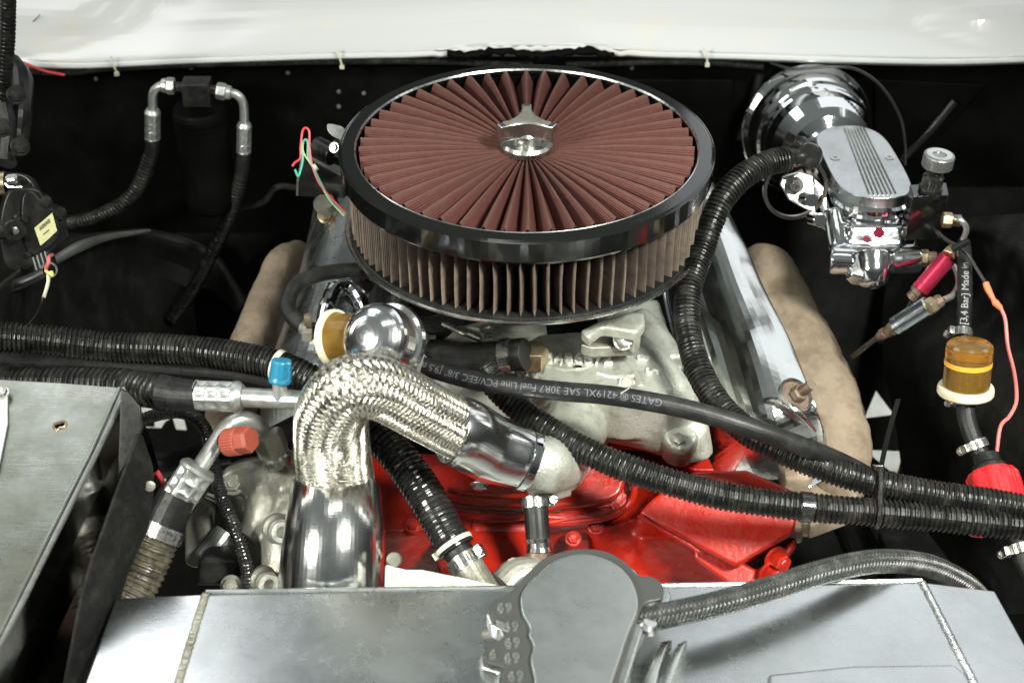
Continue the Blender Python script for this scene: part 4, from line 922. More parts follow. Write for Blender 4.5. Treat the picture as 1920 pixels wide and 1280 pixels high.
# discharge hose
DH = thing('discharge_hose', 'oily corrugated air conditioning hose with crimped collar and bent grey pipe', 'air conditioning hose', D(300, 1050, 1.2))
dpv = [D(225, 1150, 1.19), D(262, 1085, 1.20), D(296, 1010, 1.205), D(306, 990, 1.206)]
corr(dpv, prad(41, 1.2), .0052, .0012, 28).build('corrugated_sleeve', M['oily'], DH, ang=50)
mb = MB(); mb.ring([(prad(41, 1.2), -.006), (prad(42.5, 1.2), -.006), (prad(42.5, 1.2), .006), (prad(41, 1.2), .006)], D(304, 996, 1.205), dpv[3]-dpv[1], 40); mb.build('metal_band', M['steel'], DH)
mb = MB(); mb.pipe([D(300, 1000, 1.205), D(318, 960, 1.206), D(334, 928, 1.207)], [prad(40, 1.2), prad(38, 1.2), prad(37, 1.2)], 28); mb.build('rubber_sleeve', M['rubber'], DH)
crimp(D(328, 944, 1.207), D(376, 872, 1.211), prad(36, 1.21), DH, lobes=8, rows=3)
mb = MB(); mb.pipe([D(372, 880, 1.210), D(402, 835, 1.215), D(425, 802, 1.22), D(455, 786, 1.225), D(485, 797, 1.235), D(498, 825, 1.25)], prad(16, 1.22), 28); mb.build('pipe', M['tube'], DH)
ax = (D(470, 823, 1.19)-D(418, 829, 1.205)).normalized()
mb = MB(); mb.lathe([(.008, 0), (.0085, .002), (.0085, .006), (.0075, .008)], D(418, 829, 1.205), ax, 28); mb.build('service_port', M['steel'], DH)
mb = MB(); mb.lathe([(.0112, 0), (.0118, .0015), (.0118, .0135), (.0112, .015)], D(426, 829, 1.203), ax, 96, fx=lambda i, k: 1+(.035 if k % 3 == 0 else 0)); mb.build('red_cap', M['capred'], DH, ang=30)
mb = MB(); mb.hexa(D(448, 826, 1.196), ax, .0118, .014, dome=True); mb.build('red_cap_head', M['capred'], DH, bev=.0008)
ax = V((.35, -.2, -1)); mb = MB(); mb.hexa(D(498, 812, 1.235), ax, .0145, .022); mb.build('nut', M['castdark'], DH, bev=.001)
mb = MB(); mb.lathe([(.0125, 0), (.0135, .003), (.0135, .008), (.012, .012)], D(514, 850, 1.245), ax, 28); mb.build('nut_collar', M['steel'], DH)
# hoses behind
mb = MB(); mb.pipe([D(270, 870, 1.36), D(330, 868, 1.35), D(400, 850, 1.33), D(480, 838, 1.33), D(560, 800, 1.34)], prad(24, 1.35), 20)
tag(mb.build('smooth_hose', M['rubber']), 'smooth black hose passing behind the red-capped pipe', 'hose')
loom('wiring_conduit', [D(255, 792, 1.33), D(300, 776, 1.32), D(350, 775, 1.31), D(385, 805, 1.29), D(400, 870, 1.27), D(415, 930, 1.25), D(440, 990, 1.235), D(462, 1060, 1.23), D(466, 1100, 1.23)], 12.5, 1.27, 'thin glossy black corrugated conduit curving down over the grey compressor', 'loomgloss', .0032, .0009)
mb = MB(); mb.pipe([D(280, 868, 1.28), D(298, 890, 1.27), D(308, 915, 1.27), D(309, 950, 1.28)], prad(5, 1.27), 12)
tag(mb.build('wire', M['wirered']), 'short red wire between the rubber flap and the oily crimped hose', 'wire')

# compressor
AC = thing('compressor', 'grimy grey cast air conditioning compressor behind the lower chrome sleeve', 'compressor', D(490, 1050, 1.3))
ca = MB()
ca.prism([D(x, y, 1.29) for x, y in [(420, 880), (450, 866), (570, 860), (570, 1150), (420, 1150), (425, 1020)]], (0, .05, -.03))
ca.pipe([D(425, 905, 1.275), D(480, 895, 1.27), D(560, 900, 1.27)], [.014, .017, .014], 14, 5)
ca.pipe([D(505, 890, 1.28), D(500, 960, 1.265), D(470, 1010, 1.26)], [.022, .020, .014], 14, 5)
ca.pipe([D(555, 930, 1.27), D(540, 1020, 1.255), D(530, 1120, 1.25)], [.02, .024, .026], 14, 5)
ca.build('casting', M['castdark'], AC, cast=.003, smooth=3, lump=(.015, .003))
for i, (x, y) in enumerate([(524, 985), (500, 1082)]):
    mb = MB(); mb.lathe([(.013, 0), (.013, .008), (.0105, .011), (.0105, .02)], D(x-6, y+4, 1.235), (.35, -.75, .5), 28); mb.build('bolt_pillar', M['castdark'], AC)
    mb = MB(); mb.ring([(.005, .020), (.009, .020), (.0098, .022), (.009, .0245), (.005, .0245)], D(x-6, y+4, 1.235), (.35, -.75, .5), 28); mb.build('bolt_head', M['cast'], AC)
mb = MB(); mb.prism([D(x, y, 1.25) for x, y in [(372, 1050), (388, 1046), (446, 1050), (448, 1100), (365, 1100)]], (0, .03, -.01)); mb.build('mount_block', M['plastic'], AC, bev=.004)
mb = MB(); mb.prism([D(x, y, 1.24) for x, y in [(452, 1076), (490, 1076), (492, 1096), (455, 1098)]], (0, .01, -.008)); mb.build('terminal_plate', M['bracket'], AC, bev=.001)
bolt(AC, D(476, 1085, 1.236), (0, -.7, .7), .0065, .003, M['steel']); bolt(AC, D(434, 1098, 1.236), (0, -.7, .7), .007, .006, M['castdark'])
bolt(AC, D(437, 905, 1.262), (0, -.7, .7), .008, .004, M['castdark'])
mb = MB(); mb.pipe([D(388, 925, 1.27), D(415, 940, 1.27), D(440, 980, 1.28)], .004, 10); mb.build('brace_rod', M['steel'], AC)
br_ = thing('black_bracket', 'dark cast bracket arm below the crimped collar of the oily hose', 'bracket', D(370, 1060, 1.3))
mb = MB(); mb.prism([D(x, y, 1.30) for x, y in [(345, 960), (372, 930), (400, 950), (392, 1010), (370, 1070), (345, 1060)]], (0, .03, -.01)); mb.build('arm', M['castdark'], br_, bev=.004)
mb = MB(); mb.tube([D(385, 1050, 1.28), D(425, 1000, 1.29)], .012, 18); mb.build('sleeve', M['bracket'], br_)

# ================================================================== BREATHER, AMBER FILTER, PCV HOSE
BR = thing('oil_breather', 'chrome domed oil filler breather cap above the braided hose', 'breather cap', D(760, 680, 1.26))
c = D(702, 634, 1.20); ax = (D(660, 614, 1.165)-c).normalized(); ax = V((-.42, -.62, .66)).normalized()
r = prad(70, 1.19)
prof = [(r*.86, -.030), (r*1.10, -.028), (r*1.14, -.025), (r*1.10, -.0215), (r*1.0, -.020), (r*1.0, -.004)]
for k in range(1, 12): a = k/11*math.pi/2; prof.append((r*math.cos(a) if k < 11 else .0003, -.004+r*.66*math.sin(a)))
mb = MB(); mb.lathe(prof, c, ax, 72); M['domechrome'] = mat('satin_chrome', (.84, .85, .86), .17, 1, rvar=.04, dscale=50)
mb.build('chrome_cap', M['domechrome'], BR, ang=50)
mb = MB(); mb.pipe([c-ax*.028, D(765, 690, 1.27), D(800, 735, 1.33)], [.020, .019, .023], 28); mb.build('filler_tube', M['cast'], BR)
AFl = thing('inline_filter', 'amber and cream plastic valve behind the chrome breather dome', 'valve', D(612, 630, 1.26))
c = D(622, 634, 1.245); ax = V((.85, -.38, .30)).normalized()
mb = MB(); mb.lathe([(prad(46, 1.24), -.001), (prad(54, 1.24), 0), (prad(55, 1.24), .003), (prad(54, 1.24), .006), (prad(46, 1.24), .007)], c, ax, 56); mb.build('cream_flange', M['cream'], AFl)
mb = MB(); mb.lathe([(prad(50, 1.24), .006), (prad(46, 1.24), .010), (prad(44, 1.24), .03)], c, ax, 48); mb.build('amber_body', M['amber'], AFl)
mb = MB(); mb.lathe([(.012, -.001), (.008, .008), (.006, .02)], c, -ax, 28); mb.build('spigot', M['cream'], AFl)
PH = thing('vent_hose', 'matt black hose looping from under the filter to the amber valve', 'hose', D(560, 560, 1.28))
mb = MB(); mb.pipe([D(720, 512, 1.36), D(660, 507, 1.34), D(600, 514, 1.31), D(555, 535, 1.285), D(540, 570, 1.27), D(552, 598, 1.255), D(590, 622, 1.24)], prad(15, 1.28), 24); mb.build('rubber_hose', M['rubber'], PH)
ax2 = (D(590, 622, 1.24)-D(552, 598, 1.255)).normalized()
mb = MB(); mb.ring([(prad(15, 1.24), -.004), (prad(17, 1.24), -.004), (prad(17, 1.24), .004), (prad(15, 1.24), .004)], D(578, 616, 1.245), ax2, 32); cb = mb.build('spring_clamp', M['castdark'], PH)
mb = MB(); mb.box(D(577, 600, 1.235), (.003, 0, 0), (0, .003, 0), (0, 0, .005)); mb.build('clamp_ear', M['brass'], cb, bev=.0006)
mb = MB(); mb.box(D(576, 628, 1.23), (.0045, 0, 0), (0, .003, 0), (0, 0, .005)); mb.build('clamp_ear', M['castdark'], cb, bev=.0006)
# black plastic elbow behind the dome
mb = MB(); mb.pipe([D(690, 540, 1.38), D(672, 525, 1.37), D(680, 512, 1.37), D(720, 505, 1.38)], prad(14, 1.37), 16)
tag(mb.build('elbow', M['loomgloss']), 'small glossy black elbow under the left edge of the filter tray', 'elbow')

# ================================================================== BRAKE BOOSTER AND MASTER CYLINDER
BB = thing('brake_booster', 'round chrome brake booster on the firewall behind the master cylinder', 'brake booster', Yp(1515, 250, .345))
bc0 = Yp(1508, 238, .335); bax = (Yp(1625, 330, .13)-Yp(1525, 262, .32)); bax = V((bax.x*.9, bax.y, bax.z*.6)).normalized()
k_ = 1.0
R1 = .0765
mb = MB(); mb.lathe([(.06, -.02), (R1*.93, -.016), (R1*.97, 0), (R1, .004), (R1*1.02, .010), (R1*1.02, .013), (R1*.985, .0165), (R1*.96, .019), (R1*.955, .030), (R1*.93, .038), (R1*.90, .044), (R1*.86, .047), (R1*.845, .049), (R1*.85, .053), (R1*.86, .057), (R1*.845, .061), (R1*.825, .064), (R1*.80, .082), (R1*.70, .097), (R1*.60, .106), (R1*.45, .111), (R1*.42, .115), (R1*.3, .117)], bc0, bax, 96)
mb.build('chrome_shell', M['chrome'], BB, ang=50)
mb = MB(); mb.ring([(R1*1.0, .0045), (R1*1.035, .006), (R1*1.035, .009), (R1*1.0, .0105)], bc0, bax, 96); mb.build('rolled_rim', M['chrome'], BB, ang=60)
# check valve and mounting studs
mb = MB(); mb.lathe([(.011, 0), (.0125, .003), (.0125, .012), (.010, .015)], D(1520, 290, 1.405), (D(1506, 300, 1.37)-D(1520, 290, 1.405)), 28); mb.build('check_valve', M['loomgloss'], BB)
mb = MB(); mb.pipe([D(1515, 292, 1.40), D(1500, 295, 1.398), D(1484, 297, 1.40)], prad(14, 1.4), 20); mb.build('valve_spout', M['loomgloss'], BB)
mb = MB(); mb.prism([D(x, y, 1.44) for x, y in [(1468, 330), (1500, 322), (1525, 330), (1530, 400), (1505, 390), (1480, 375), (1462, 345)]], (0, .006, -.003)); mb.build('mounting_plate', M['polished'], BB, bev=.0015)
bolt(BB, D(1491, 347, 1.435), (-.15, -.9, .35), .0062, .006, M['steel'])
for x, y in ((1508, 372), (1524, 410)):
    mb = MB(); mb.tube([D(x, y, 1.42), D(x+14, y+3, 1.39)], .007, 20); mb.build('stud_cap', M['chrome'], BB, bev=.001)
mb = MB(); mb.ring([(.030, 0), (.034, 0), (.034, .004), (.030, .004)], D(1490, 352, 1.47), bax, 48); mb.build('plate_edge', M['chrome_worn'], BB)

MC = thing('master_cylinder', 'chrome brake master cylinder with grooved oval cap in front of the booster', 'master cylinder', D(1640, 480, 1.33))
ZC = -.100
def stadium(n=14):
    c_ = [(1530, 262), (1545, 243), (1575, 236), (1610, 236), (1640, 245), (1662, 262), (1684, 295), (1703, 330), (1709, 350), (1700, 364), (1675, 370), (1640, 371), (1605, 366), (1578, 352), (1562, 332), (1546, 300)]
    return spline([Z(x, y, ZC) for x, y in c_], 4, True)
sp_ = stadium()
cen = sum(sp_, V((0, 0, 0)))/len(sp_)
mb = MB(); mb.prism(sp_, (0, 0, -.013)); mb.build('cap', M['brushed'], MC, bev=.0012)
# grooves along the cap: raised ribs between them
ga = (Z(1581, 236, ZC), Z(1632, 369, ZC)); gb = (Z(1618, 237, ZC), Z(1682, 368, ZC))
for i in range(7):
    t = i/6; a = ga[0].lerp(gb[0], t); b = ga[1].lerp(gb[1], t); dr = (b-a); L0 = dr.length; dr.normalize(); wv = V((-dr.y, dr.x, 0))*.0017
    a = a+dr*.003; b = b-dr*.0025
    mb = MB(); vs = [a-wv, a+V((0, 0, .0016)), a+wv, b-wv, b+V((0, 0, .0016)), b+wv]
    mb.add([v-V((0, 0, .0003)) for v in vs], [[0, 1, 4, 3], [1, 2, 5, 4], [0, 2, 1], [3, 4, 5], [0, 3, 5, 2]]); mb.build('rib', M['polished'], MC)
for x, y in ((1566, 296), (1668, 295)):
    p = Z(x, y, ZC+.0003); mb = MB(); mb.ring([(.0034, 0), (.0052, 0), (.0050, .0006), (.0036, .0006)], p, (0, 0, 1), 28); s = mb.build('screw_ring', M['polished'], MC)
    mb = MB(); mb.lathe([(.0032, 0), (.0030, .0004)], p, (0, 0, 1), 20); mb.build('screw', M['steel'], s)
    mb = MB(); mb.lathe([(.0013, .0005), (.0012, .0007)], p, (0, 0, 1), 6); mb.build('socket', M['ink'], s)
# lower flange and body (scaled copies of the cap outline)
def off(pts, f, dz, dy=0): return [V((cen.x+(p.x-cen.x)*f, cen.y+(p.y-cen.y)*f+dy, p.z+dz)) for p in pts]
secs = [(1.0, -.013, 0), (1.04, -.0155, 0), (1.05, -.020, 0), (1.03, -.025, 0), (.97, -.030, 0), (.93, -.036, 0), (.91, -.046, 0), (.89, -.062, 0), (.74, -.072, 0), (.62, -.080, 0)]
mb = MB(); vs = []; fs = []; n_ = len(sp_)
for f, dz, dy in secs: vs += off(sp_, f, dz, dy)
for i in range(len(secs)-1):
    for k in range(n_): k2 = (k+1) % n_; fs.append([i*n_+k, i*n_+k2, (i+1)*n_+k2, (i+1)*n_+k])
fs += [list(range(n_)), [(len(secs)-1)*n_+k for k in range(n_)][::-1]]
mb.add(vs, fs); mb.build('reservoir', M['chrome'], MC, ang=55)
M['castchrome'] = mat('cast_chrome', (.78, .79, .80), .11, 1, bump=.25, bscale=70, rvar=.05, dscale=60, det=3)
ca = MB()
ca.pipe([D(1556, 487, 1.478), D(1640, 490, 1.47), D(1722, 486, 1.475)], prad(27, 1.475), 32)
ca.prism([D(x, y, 1.476) for x, y in [(1590, 425), (1698, 425), (1696, 450), (1712, 478), (1582, 478), (1592, 450)]], (0, .05, -.005))
ca.lathe([(.021, -.016), (.0185, .006), (.013, .018), (.006, .021)], D(1636, 503, 1.462), (0, -.75, -.66), 24)
ca.pipe([D(1562, 395, 1.50), D(1570, 440, 1.49), D(1575, 475, 1.48)], .011, 14, 4)
ca.pipe([D(1700, 420, 1.50), D(1702, 450, 1.49), D(1706, 475, 1.48)], .009, 14, 4)
ca.build('cast_body', M['castchrome'], MC, cast=.0018, smooth=9)
mb = MB(); mb.prism([D(x, y, 1.52) for x, y in [(1528, 335), (1545, 350), (1560, 400), (1572, 440), (1560, 452), (1545, 430), (1530, 425), (1540, 395), (1518, 360)]], (0, .012, -.002)); mb.build('side_bracket', M['chrome'], MC, bev=.002)
mb = MB(); mb.hexa(D(1612, 505, 1.462), (-.3, -.75, -.5), .012, .014); mb.build('outlet_plug', M['chrome_worn'], MC, bev=.0008)
mb = MB(); mb.lathe([(.0055, 0), (.0055, .0006)], D(1648, 436, 1.452), (0, -.93, .25), 24); mb.build('red_sticker', M['anored'], MC)
# brake line fittings from the master cylinder
def fitting(parent, p, ax, r, l, m='brass', name='brass_fitting'):
    ax = V(ax).normalized(); mb = MB(); mb.hexa(p, ax, r, l*.55); o = mb.build(name, M[m], parent, bev=.0004)
    mb = MB(); mb.lathe([(r*.72, 0), (r*.75, .0008), (r*.75, l*.42), (r*.55, l*.47)], V(p)+ax*l*.55, ax, 20); mb.build('collar', M['rusty'], o); return o
BL = thing('brake_line', 'bent steel brake line curving from the chrome master cylinder to the silver valve', 'brake line', D(1790, 540, 1.40))
fitting(BL, D(1723, 484, 1.475), D(1745, 484, 1.472)-D(1723, 484, 1.475), .0093, .018)
mb = MB(); mb.pipe([D(1752, 484, 1.472), D(1772, 487, 1.465), D(1792, 505, 1.45), D(1798, 530, 1.43), D(1788, 552, 1.41), D(1768, 563, 1.40)], prad(6.2, 1.43), 16); mb.build('steel_tube', M['tube'], BL)
fitting(BL, D(1738, 578, 1.39), D(1765, 562, 1.395)-D(1738, 578, 1.39), .0090, .0175)
# proportioning block and knob
PV = thing('proportioning_valve', 'black valve block with a round grey knob at the right of the master cylinder', 'valve', D(1740, 430, 1.45))
mb = MB(); a = D(1708, 350, 1.45); mb.prism([Z(x, y, a.z) for x, y in [(1706, 346), (1775, 342), (1780, 366), (1712, 368)]], (0, 0, -.052)); mb.build('block', M['gloss'], PV, bev=.001)
mb = MB(); kc = Z(1744, 358, a.z); mb.hexa(kc, (0, 0, 1), .0125, .006); mb.build('lock_nut', M['loomgloss'], PV, bev=.0006)
mb = MB(); mb.lathe([(.0105, .004), (.0105, .017), (.008, .019), (.008, .022)]+[(.0088-.0006*(k % 2), .022+k*.0008) for k in range(8)], kc, (.05, 0, 1), 28); mb.build('threaded_stem', M['loomgloss'], PV)
kt = kc+V((.0018, 0, .028)); mb = MB(); mb.lathe([(.0145, 0), (.0155, .0012), (.0155, .0125), (.0147, .0137), (.0075, .0137), (.0068, .0128), (.002, .0128)], kt, (.05, 0, 1), 48, fx=lambda i, k: 1); mb.build('knob', M['bracket'], PV, ang=35)
mb = MB(); mb.ring([(.0068, .0132), (.0125, .0139), (.0128, .0142), (.0070, .0140)], kt, (.05, 0, 1), 40); mb.build('worn_ring', M['polished'], PV)
fitting(PV, D(1766, 412, 1.425), (1, -.1, 0), .0080, .019)
B2 = thing('brake_line', 'short bent brake line from the black valve block to the red valve', 'brake line', D(1810, 440, 1.38))
mb = MB(); mb.pipe([D(1790, 410, 1.42), D(1802, 413, 1.41), D(1812, 428, 1.415), D(1806, 448, 1.425), D(1795, 462, 1.432)], prad(5.5, 1.4), 16); mb.build('steel_tube', M['tube'], B2)
fitting(B2, D(1777, 480, 1.43), D(1792, 462, 1.435)-D(1777, 480, 1.43), .0080, .013)
def resid(name, a, b, r, m, label):
    A = D(*a); B = D(*b); ax = (B-A); L = ax.length; t = thing(name, label, 'valve', B)
    mb = MB(); mb.lathe([(r*.8, 0), (r, .001), (r, L*.14), (r*.95, L*.15), (r*.95, L*.17), (r, L*.18), (r, L*.97), (r*.82, L), (r*.5, L)], B, A-B, 48); mb.build('barrel', M[m], t, ang=40); return t
rv = resid('residual_valve', (1778, 482, 1.43), (1724, 545, 1.44), prad(17, 1.44), 'anored', 'small red anodised brake valve hanging between the brake lines')
fitting(rv, D(1728, 538, 1.44), D(1712, 557, 1.445)-D(1724, 545, 1.44), .0078, .016, 'rusty')
sv = resid('residual_valve', (1742, 572, 1.395), (1678, 612, 1.42), prad(19, 1.40), 'silver', 'small silver brake valve below the red one')
fitting(sv, D(1682, 610, 1.418), D(1664, 622, 1.43)-D(1678, 612, 1.42), .0080, .016, 'rusty')
fitting(sv, D(1662, 622, 1.43), D(1650, 630, 1.44)-D(1662, 622, 1.43), .0065, .012, 'rusty')
for i, (a, b, c) in enumerate([((1712, 562, 1.45), (1695, 590, 1.48), (1650, 640, 1.56)), ((1652, 628, 1.44), (1625, 648, 1.48), (1600, 668, 1.56))]):
    mb = MB(); mb.pipe([D(*a), D(*b), D(*c)], .003, 10)
    tag(mb.build('brake_line', M['wireblack']), ['dark brake line running down from the red anodised valve', 'dark brake line running down from the silver valve'][i], 'brake line')
# thin black wire loop over the booster, and small things
mb = MB(); mb.pipe([Yp(1445, 118, .34), Yp(1490, 130, .32), Yp(1560, 125, .30), Yp(1610, 132, .29), Yp(1655, 165, .285), Yp(1688, 220, .28), Yp(1697, 270, .27), Yp(1697, 310, .26)], .0017, 10)
tag(mb.build('cable', M['wireblack']), 'thin black cable arching over the chrome brake booster', 'cable')

# ================================================================== FUEL FILTER, HOSES, PUMP
FF = thing('fuel_filter', 'amber see-through fuel filter with cream flange on the right inner fender', 'fuel filter', D(1808, 740, 1.36))
fa = (D(1805, 630, 1.385)-D(1812, 735, 1.35)).normalized(); fa = V((-.03, .25, .97)).normalized(); fb = D(1811, 728, 1.345)
r = prad(43, 1.35); H = .047
mb = MB(); mb.lathe([(r, .002), (r, H*.85), (r*.97, H*.93), (r*.85, H*.98), (r*.3, H)], fb, fa, 64); mb.build('amber_body', M['amber'], FF, ang=50)
mb = MB(); mb.lathe([(r*.93, .002), (r*.93, H*.50)], fb, fa, 48, fx=lambda i, k: 1 if k % 2 else .95); mb.build('paper_element', M['amberdark'], FF)
mb = MB(); mb.ring([(r*.90, H*.53), (r*1.004, H*.53), (r*1.004, H*.63), (r*.90, H*.63)], fb, fa, 64); mb.build('orange_band', M['orange'], FF)
mb = MB(); mb.lathe([(r*.8, -.006), (r*1.16, -.0055), (r*1.20, -.004), (r*1.20, 0), (r*1.16, .0025), (r*.9, .003)], fb, fa, 64); mb.build('cream_flange', M['cream'], FF, ang=50)
mb = MB(); mb.lathe([(r*.98, -.0072), (r*1.02, -.006)], fb, fa, 48); mb.build('lower_dish', M['amberdark'], FF)
mb = MB(); mb.lathe([(.007, -.02), (.007, -.006)], fb, fa, 24); mb.build('outlet', M['tube'], FF)
FH = thing('fuel_hose', 'black rubber fuel hose with white lettering above the amber filter', 'fuel hose', D(1808, 610, 1.36))
fh = [D(1806, 455, 1.43), D(1809, 500, 1.415), D(1809, 560, 1.40), D(1805, 625, 1.385)]
mb = MB(); mb.pipe(fh, prad(14, 1.4), 24); mb.build('rubber_hose', M['rubber'], FH)
clamp(FH, D(1805, 625, 1.384), fh[3]-fh[2], prad(15.5, 1.38), .008, (-1, -.1, 0))
dn = spline(fh, 20)[::-1]; hose_text(dn, prad(14, 1.4), '[3,4 Bar] Made in', .0098, .006, 1, -1, FH, M['printwhite'])
FH2 = thing('fuel_hose', 'short black fuel hose with two clamps between the amber filter and red pump', 'fuel hose', D(1840, 860, 1.34))
fh = [D(1811, 748, 1.345), D(1812, 780, 1.34), D(1822, 815, 1.335), D(1838, 850, 1.33)]
mb = MB(); mb.pipe(fh, prad(17, 1.34), 24); mb.build('rubber_hose', M['rubber'], FH2)
clamp(FH2, D(1811, 754, 1.343), fh[1]-fh[0], prad(18.5, 1.34), .008, (-1, -.1, 0))
clamp(FH2, D(1832, 834, 1.332), fh[3]-fh[2], prad(18.5, 1.33), .008, (-.9, -.3, 0))
FP = thing('fuel_pump', 'bright red finned electric pump head behind the right end of the conduits', 'fuel pump', D(1870, 960, 1.32))
pa = (D(1880, 960, 1.30)-D(1852, 860, 1.325)).normalized(); pb = D(1851, 862, 1.325)
mb = MB(); mb.lathe([(.009, -.006), (.0125, -.004), (.0125, .004), (.016, .007), (.016, .012)], pb, pa, 36); mb.build('inlet', M['plastic'], FP)
mb = MB(); r = prad(49, 1.31); mb.lathe([(r*.62, .010), (r*.85, .013), (r*.98, .018), (r, .026), (r, .052), (r*.9, .058)], pb, pa, 60, fx=lambda i, k: 1+(.05 if k % 6 < 3 else 0)); mb.build('red_housing', M['redplastic'], FP, ang=35)
mb = MB(); mb.prism([D(x, y, 1.30) for x, y in [(1808, 975), (1858, 975), (1848, 1010), (1822, 1008)]], (0, .01, -.006)); mb.build('red_foot', M['redplastic'], FP, bev=.003)
FH3 = thing('fuel_hose', 'black hose with a clamp below the red pump at the right edge', 'fuel hose', D(1912, 1040, 1.3))
mb = MB(); mb.pipe([D(1893, 975, 1.31), D(1903, 1000, 1.31), D(1920, 1050, 1.30), D(1945, 1110, 1.29)], prad(19, 1.3), 24); mb.build('rubber_hose', M['rubber'], FH3)
clamp(FH3, D(1912, 1030, 1.302), D(1920, 1050, 1.3)-D(1903, 1000, 1.31), prad(21, 1.3), .009, (-1, -.2, 0))
# wire with orange butt connector
WR = thing('wire', 'pink wire with orange crimp connector and black lead along the right fender', 'wire', D(1880, 700, 1.36))
mb = MB(); mb.pipe([D(1757, 434, 1.42), D(1775, 450, 1.41), D(1796, 462, 1.40), D(1815, 478, 1.40), D(1832, 505, 1.395), D(1849, 532, 1.39)], prad(3.5, 1.4), 12); mb.build('black_lead', M['wireblack'], WR)
mb = MB(); mb.pipe([D(1848, 530, 1.39), D(1853, 543, 1.388), D(1862, 560, 1.386), D(1867, 568, 1.385), D(1877, 578, 1.384)], [prad(6, 1.39), prad(6.5, 1.39), prad(4.5, 1.39), prad(7, 1.39), prad(5, 1.39)], 14); mb.build('orange_connector', M['orangeplastic'], WR)
mb = MB(); mb.pipe([D(1875, 574, 1.384), D(1885, 600, 1.38), D(1890, 650, 1.375), D(1902, 700, 1.365), D(1906, 750, 1.35), D(1893, 780, 1.345), D(1876, 800, 1.34), D(1868, 855, 1.335)], prad(3.6, 1.37), 12); mb.build('pink_wire', M['wirepink'], WR)
mb = MB(); c = D(1800, 462, 1.385); mb.tube([c+V((-.007, 0, -.004)), c+V((.007, 0, .006))], .0035, 10); mb.build('tape', M['plastic'], WR)

# ================================================================== RADIATOR
RZ = -.190
RA = thing('radiator', 'welded aluminium radiator top tank across the bottom of the picture', 'radiator', Z(1000, 1150, RZ-.05))
def slab(pts, z, th, name, m, bev=.003, tilt=None, parent=RA): mb = MB(); mb.prism([Z(x, y, z) for x, y in pts], (0, 0, -th)); return mb.build(name, M[m], parent, bev=bev)
mb = MB(); A = Z(386, 1112, RZ); B = Z(1728, 1090, RZ); C = Z(1850, 1330, RZ); Dd = Z(318, 1330, RZ)
nr = 8
mb.prism([A, B, C, Dd], (0, 0, -.045)); mb.build('tank_top', M['tank'], RA, bev=.003, seg=3)
def quad(n, P, th=.004, m='tank'):
    mb = MB(); nn_ = (P[1]-P[0]).cross(P[2]-P[0]).normalized(); nn_ = nn_ if nn_.z > 0 else -nn_
    mb.prism(P, -nn_*th); return mb.build(n, M[m], RA, bev=.002)
quad('end_plate', [Z(384, 1112, RZ), Z(216, 1120, RZ-.003), Z(140, 1330, RZ-.003), Z(316, 1330, RZ)], .03)
quad('end_plate', [Z(1731, 1090, RZ), Z(1866, 1106, RZ-.014), Z(1990, 1330, RZ-.014), Z(1853, 1330, RZ)], .03)
# rear lip, folded
mb = MB(); mb.pipe([Z(386, 1110, RZ-.001), Z(700, 1105, RZ-.001), Z(1200, 1098, RZ-.001), Z(1728, 1088, RZ-.001)], .0022, 10); mb.build('rear_lip', M['tank'], RA)
# weld beads: rows of little overlapping discs
def weld(a, b, n, r=.003):
    mb = MB(); ax = (b-a).normalized()
    for i in range(n):
        c = a.lerp(b, i/(n-1))+V((random.uniform(-.0003, .0003), 0, random.uniform(-.0002, .0003)))
        mb.lathe([(r*.98, -.001), (r, .0002), (r*.8, .0012), (r*.3, .0017)], c, V((0, 0, 1))+ax*-.5, 12)
    o = mb.build('weld_bead', M['castdark'] if a.x < 0 else M['tank'], RA, ang=70); o['kind'] = 'stuff'; return o
weld(Z(385, 1114, RZ+.0003), Z(318, 1330, RZ+.0003), 62, .0034); weld(Z(1730, 1092, RZ+.0003), Z(1852, 1330, RZ+.0003), 62, .0034)
# raised step across the right front
mb = MB(); mb.prism([Z(x, y, RZ+.004) for x, y in [(1440, 1262), (1600, 1246), (1790, 1243), (1812, 1262), (1850, 1330), (1440, 1330)]], (0, 0, -.006)); mb.build('front_step', M['tank'], RA, bev=.003)

# machined cap and bracket
ZB = -.150
RC = thing('radiator_cap_bracket', 'machined aluminium round-topped cover plate with stamped tabs at the bottom centre', 'cover plate', Z(1090, 1160, ZB-.03))
outer = [(990, 1072), (1020, 1046), (1060, 1032), (1098, 1028), (1140, 1034), (1175, 1055), (1195, 1076), (1222, 1080), (1240, 1092), (1245, 1108), (1238, 1122), (1215, 1127), (1203, 1140), (1190, 1175), (1172, 1230), (1150, 1300), (1140, 1330), (955, 1330), (945, 1300), (940, 1262), (944, 1250), (930, 1246), (912, 1240), (909, 1222), (918, 1208), (940, 1196), (950, 1180), (944, 1168), (928, 1160), (921, 1140), (930, 1122), (955, 1110), (972, 1092)]
P = spline([Z(x, y, ZB) for x, y in outer], 4, True)
mb = MB(); mb.prism(P, (0, 0, -.014)); mb.build('base_plate', M['capedge'], RC, bev=.0016, seg=3)
side = spline([Z(x, y, ZB)+V((.0016, 0, 0)) for x, y in outer], 4, True)
mb = MB(); mb.prism([V((p.x+(.0060 if p.x > .05 else -.004), p.y-.001, ZB-.005)) for p in [Z(x, y, ZB) for x, y in outer]], (0, 0, -.014)); mb.build('polished_edge', M['polished'], RC, bev=.002)
inner = [(1000, 1082), (1040, 1050), (1092, 1037), (1145, 1050), (1180, 1080), (1195, 1115), (1195, 1145), (1180, 1180), (1160, 1240), (1140, 1300), (1130, 1330), (1012, 1330), (1002, 1270), (995, 1235), (1000, 1210), (992, 1190), (992, 1172), (980, 1150), (976, 1120), (984, 1100)]
P = spline([Z(x, y, ZB+.004) for x, y in inner], 4, True)
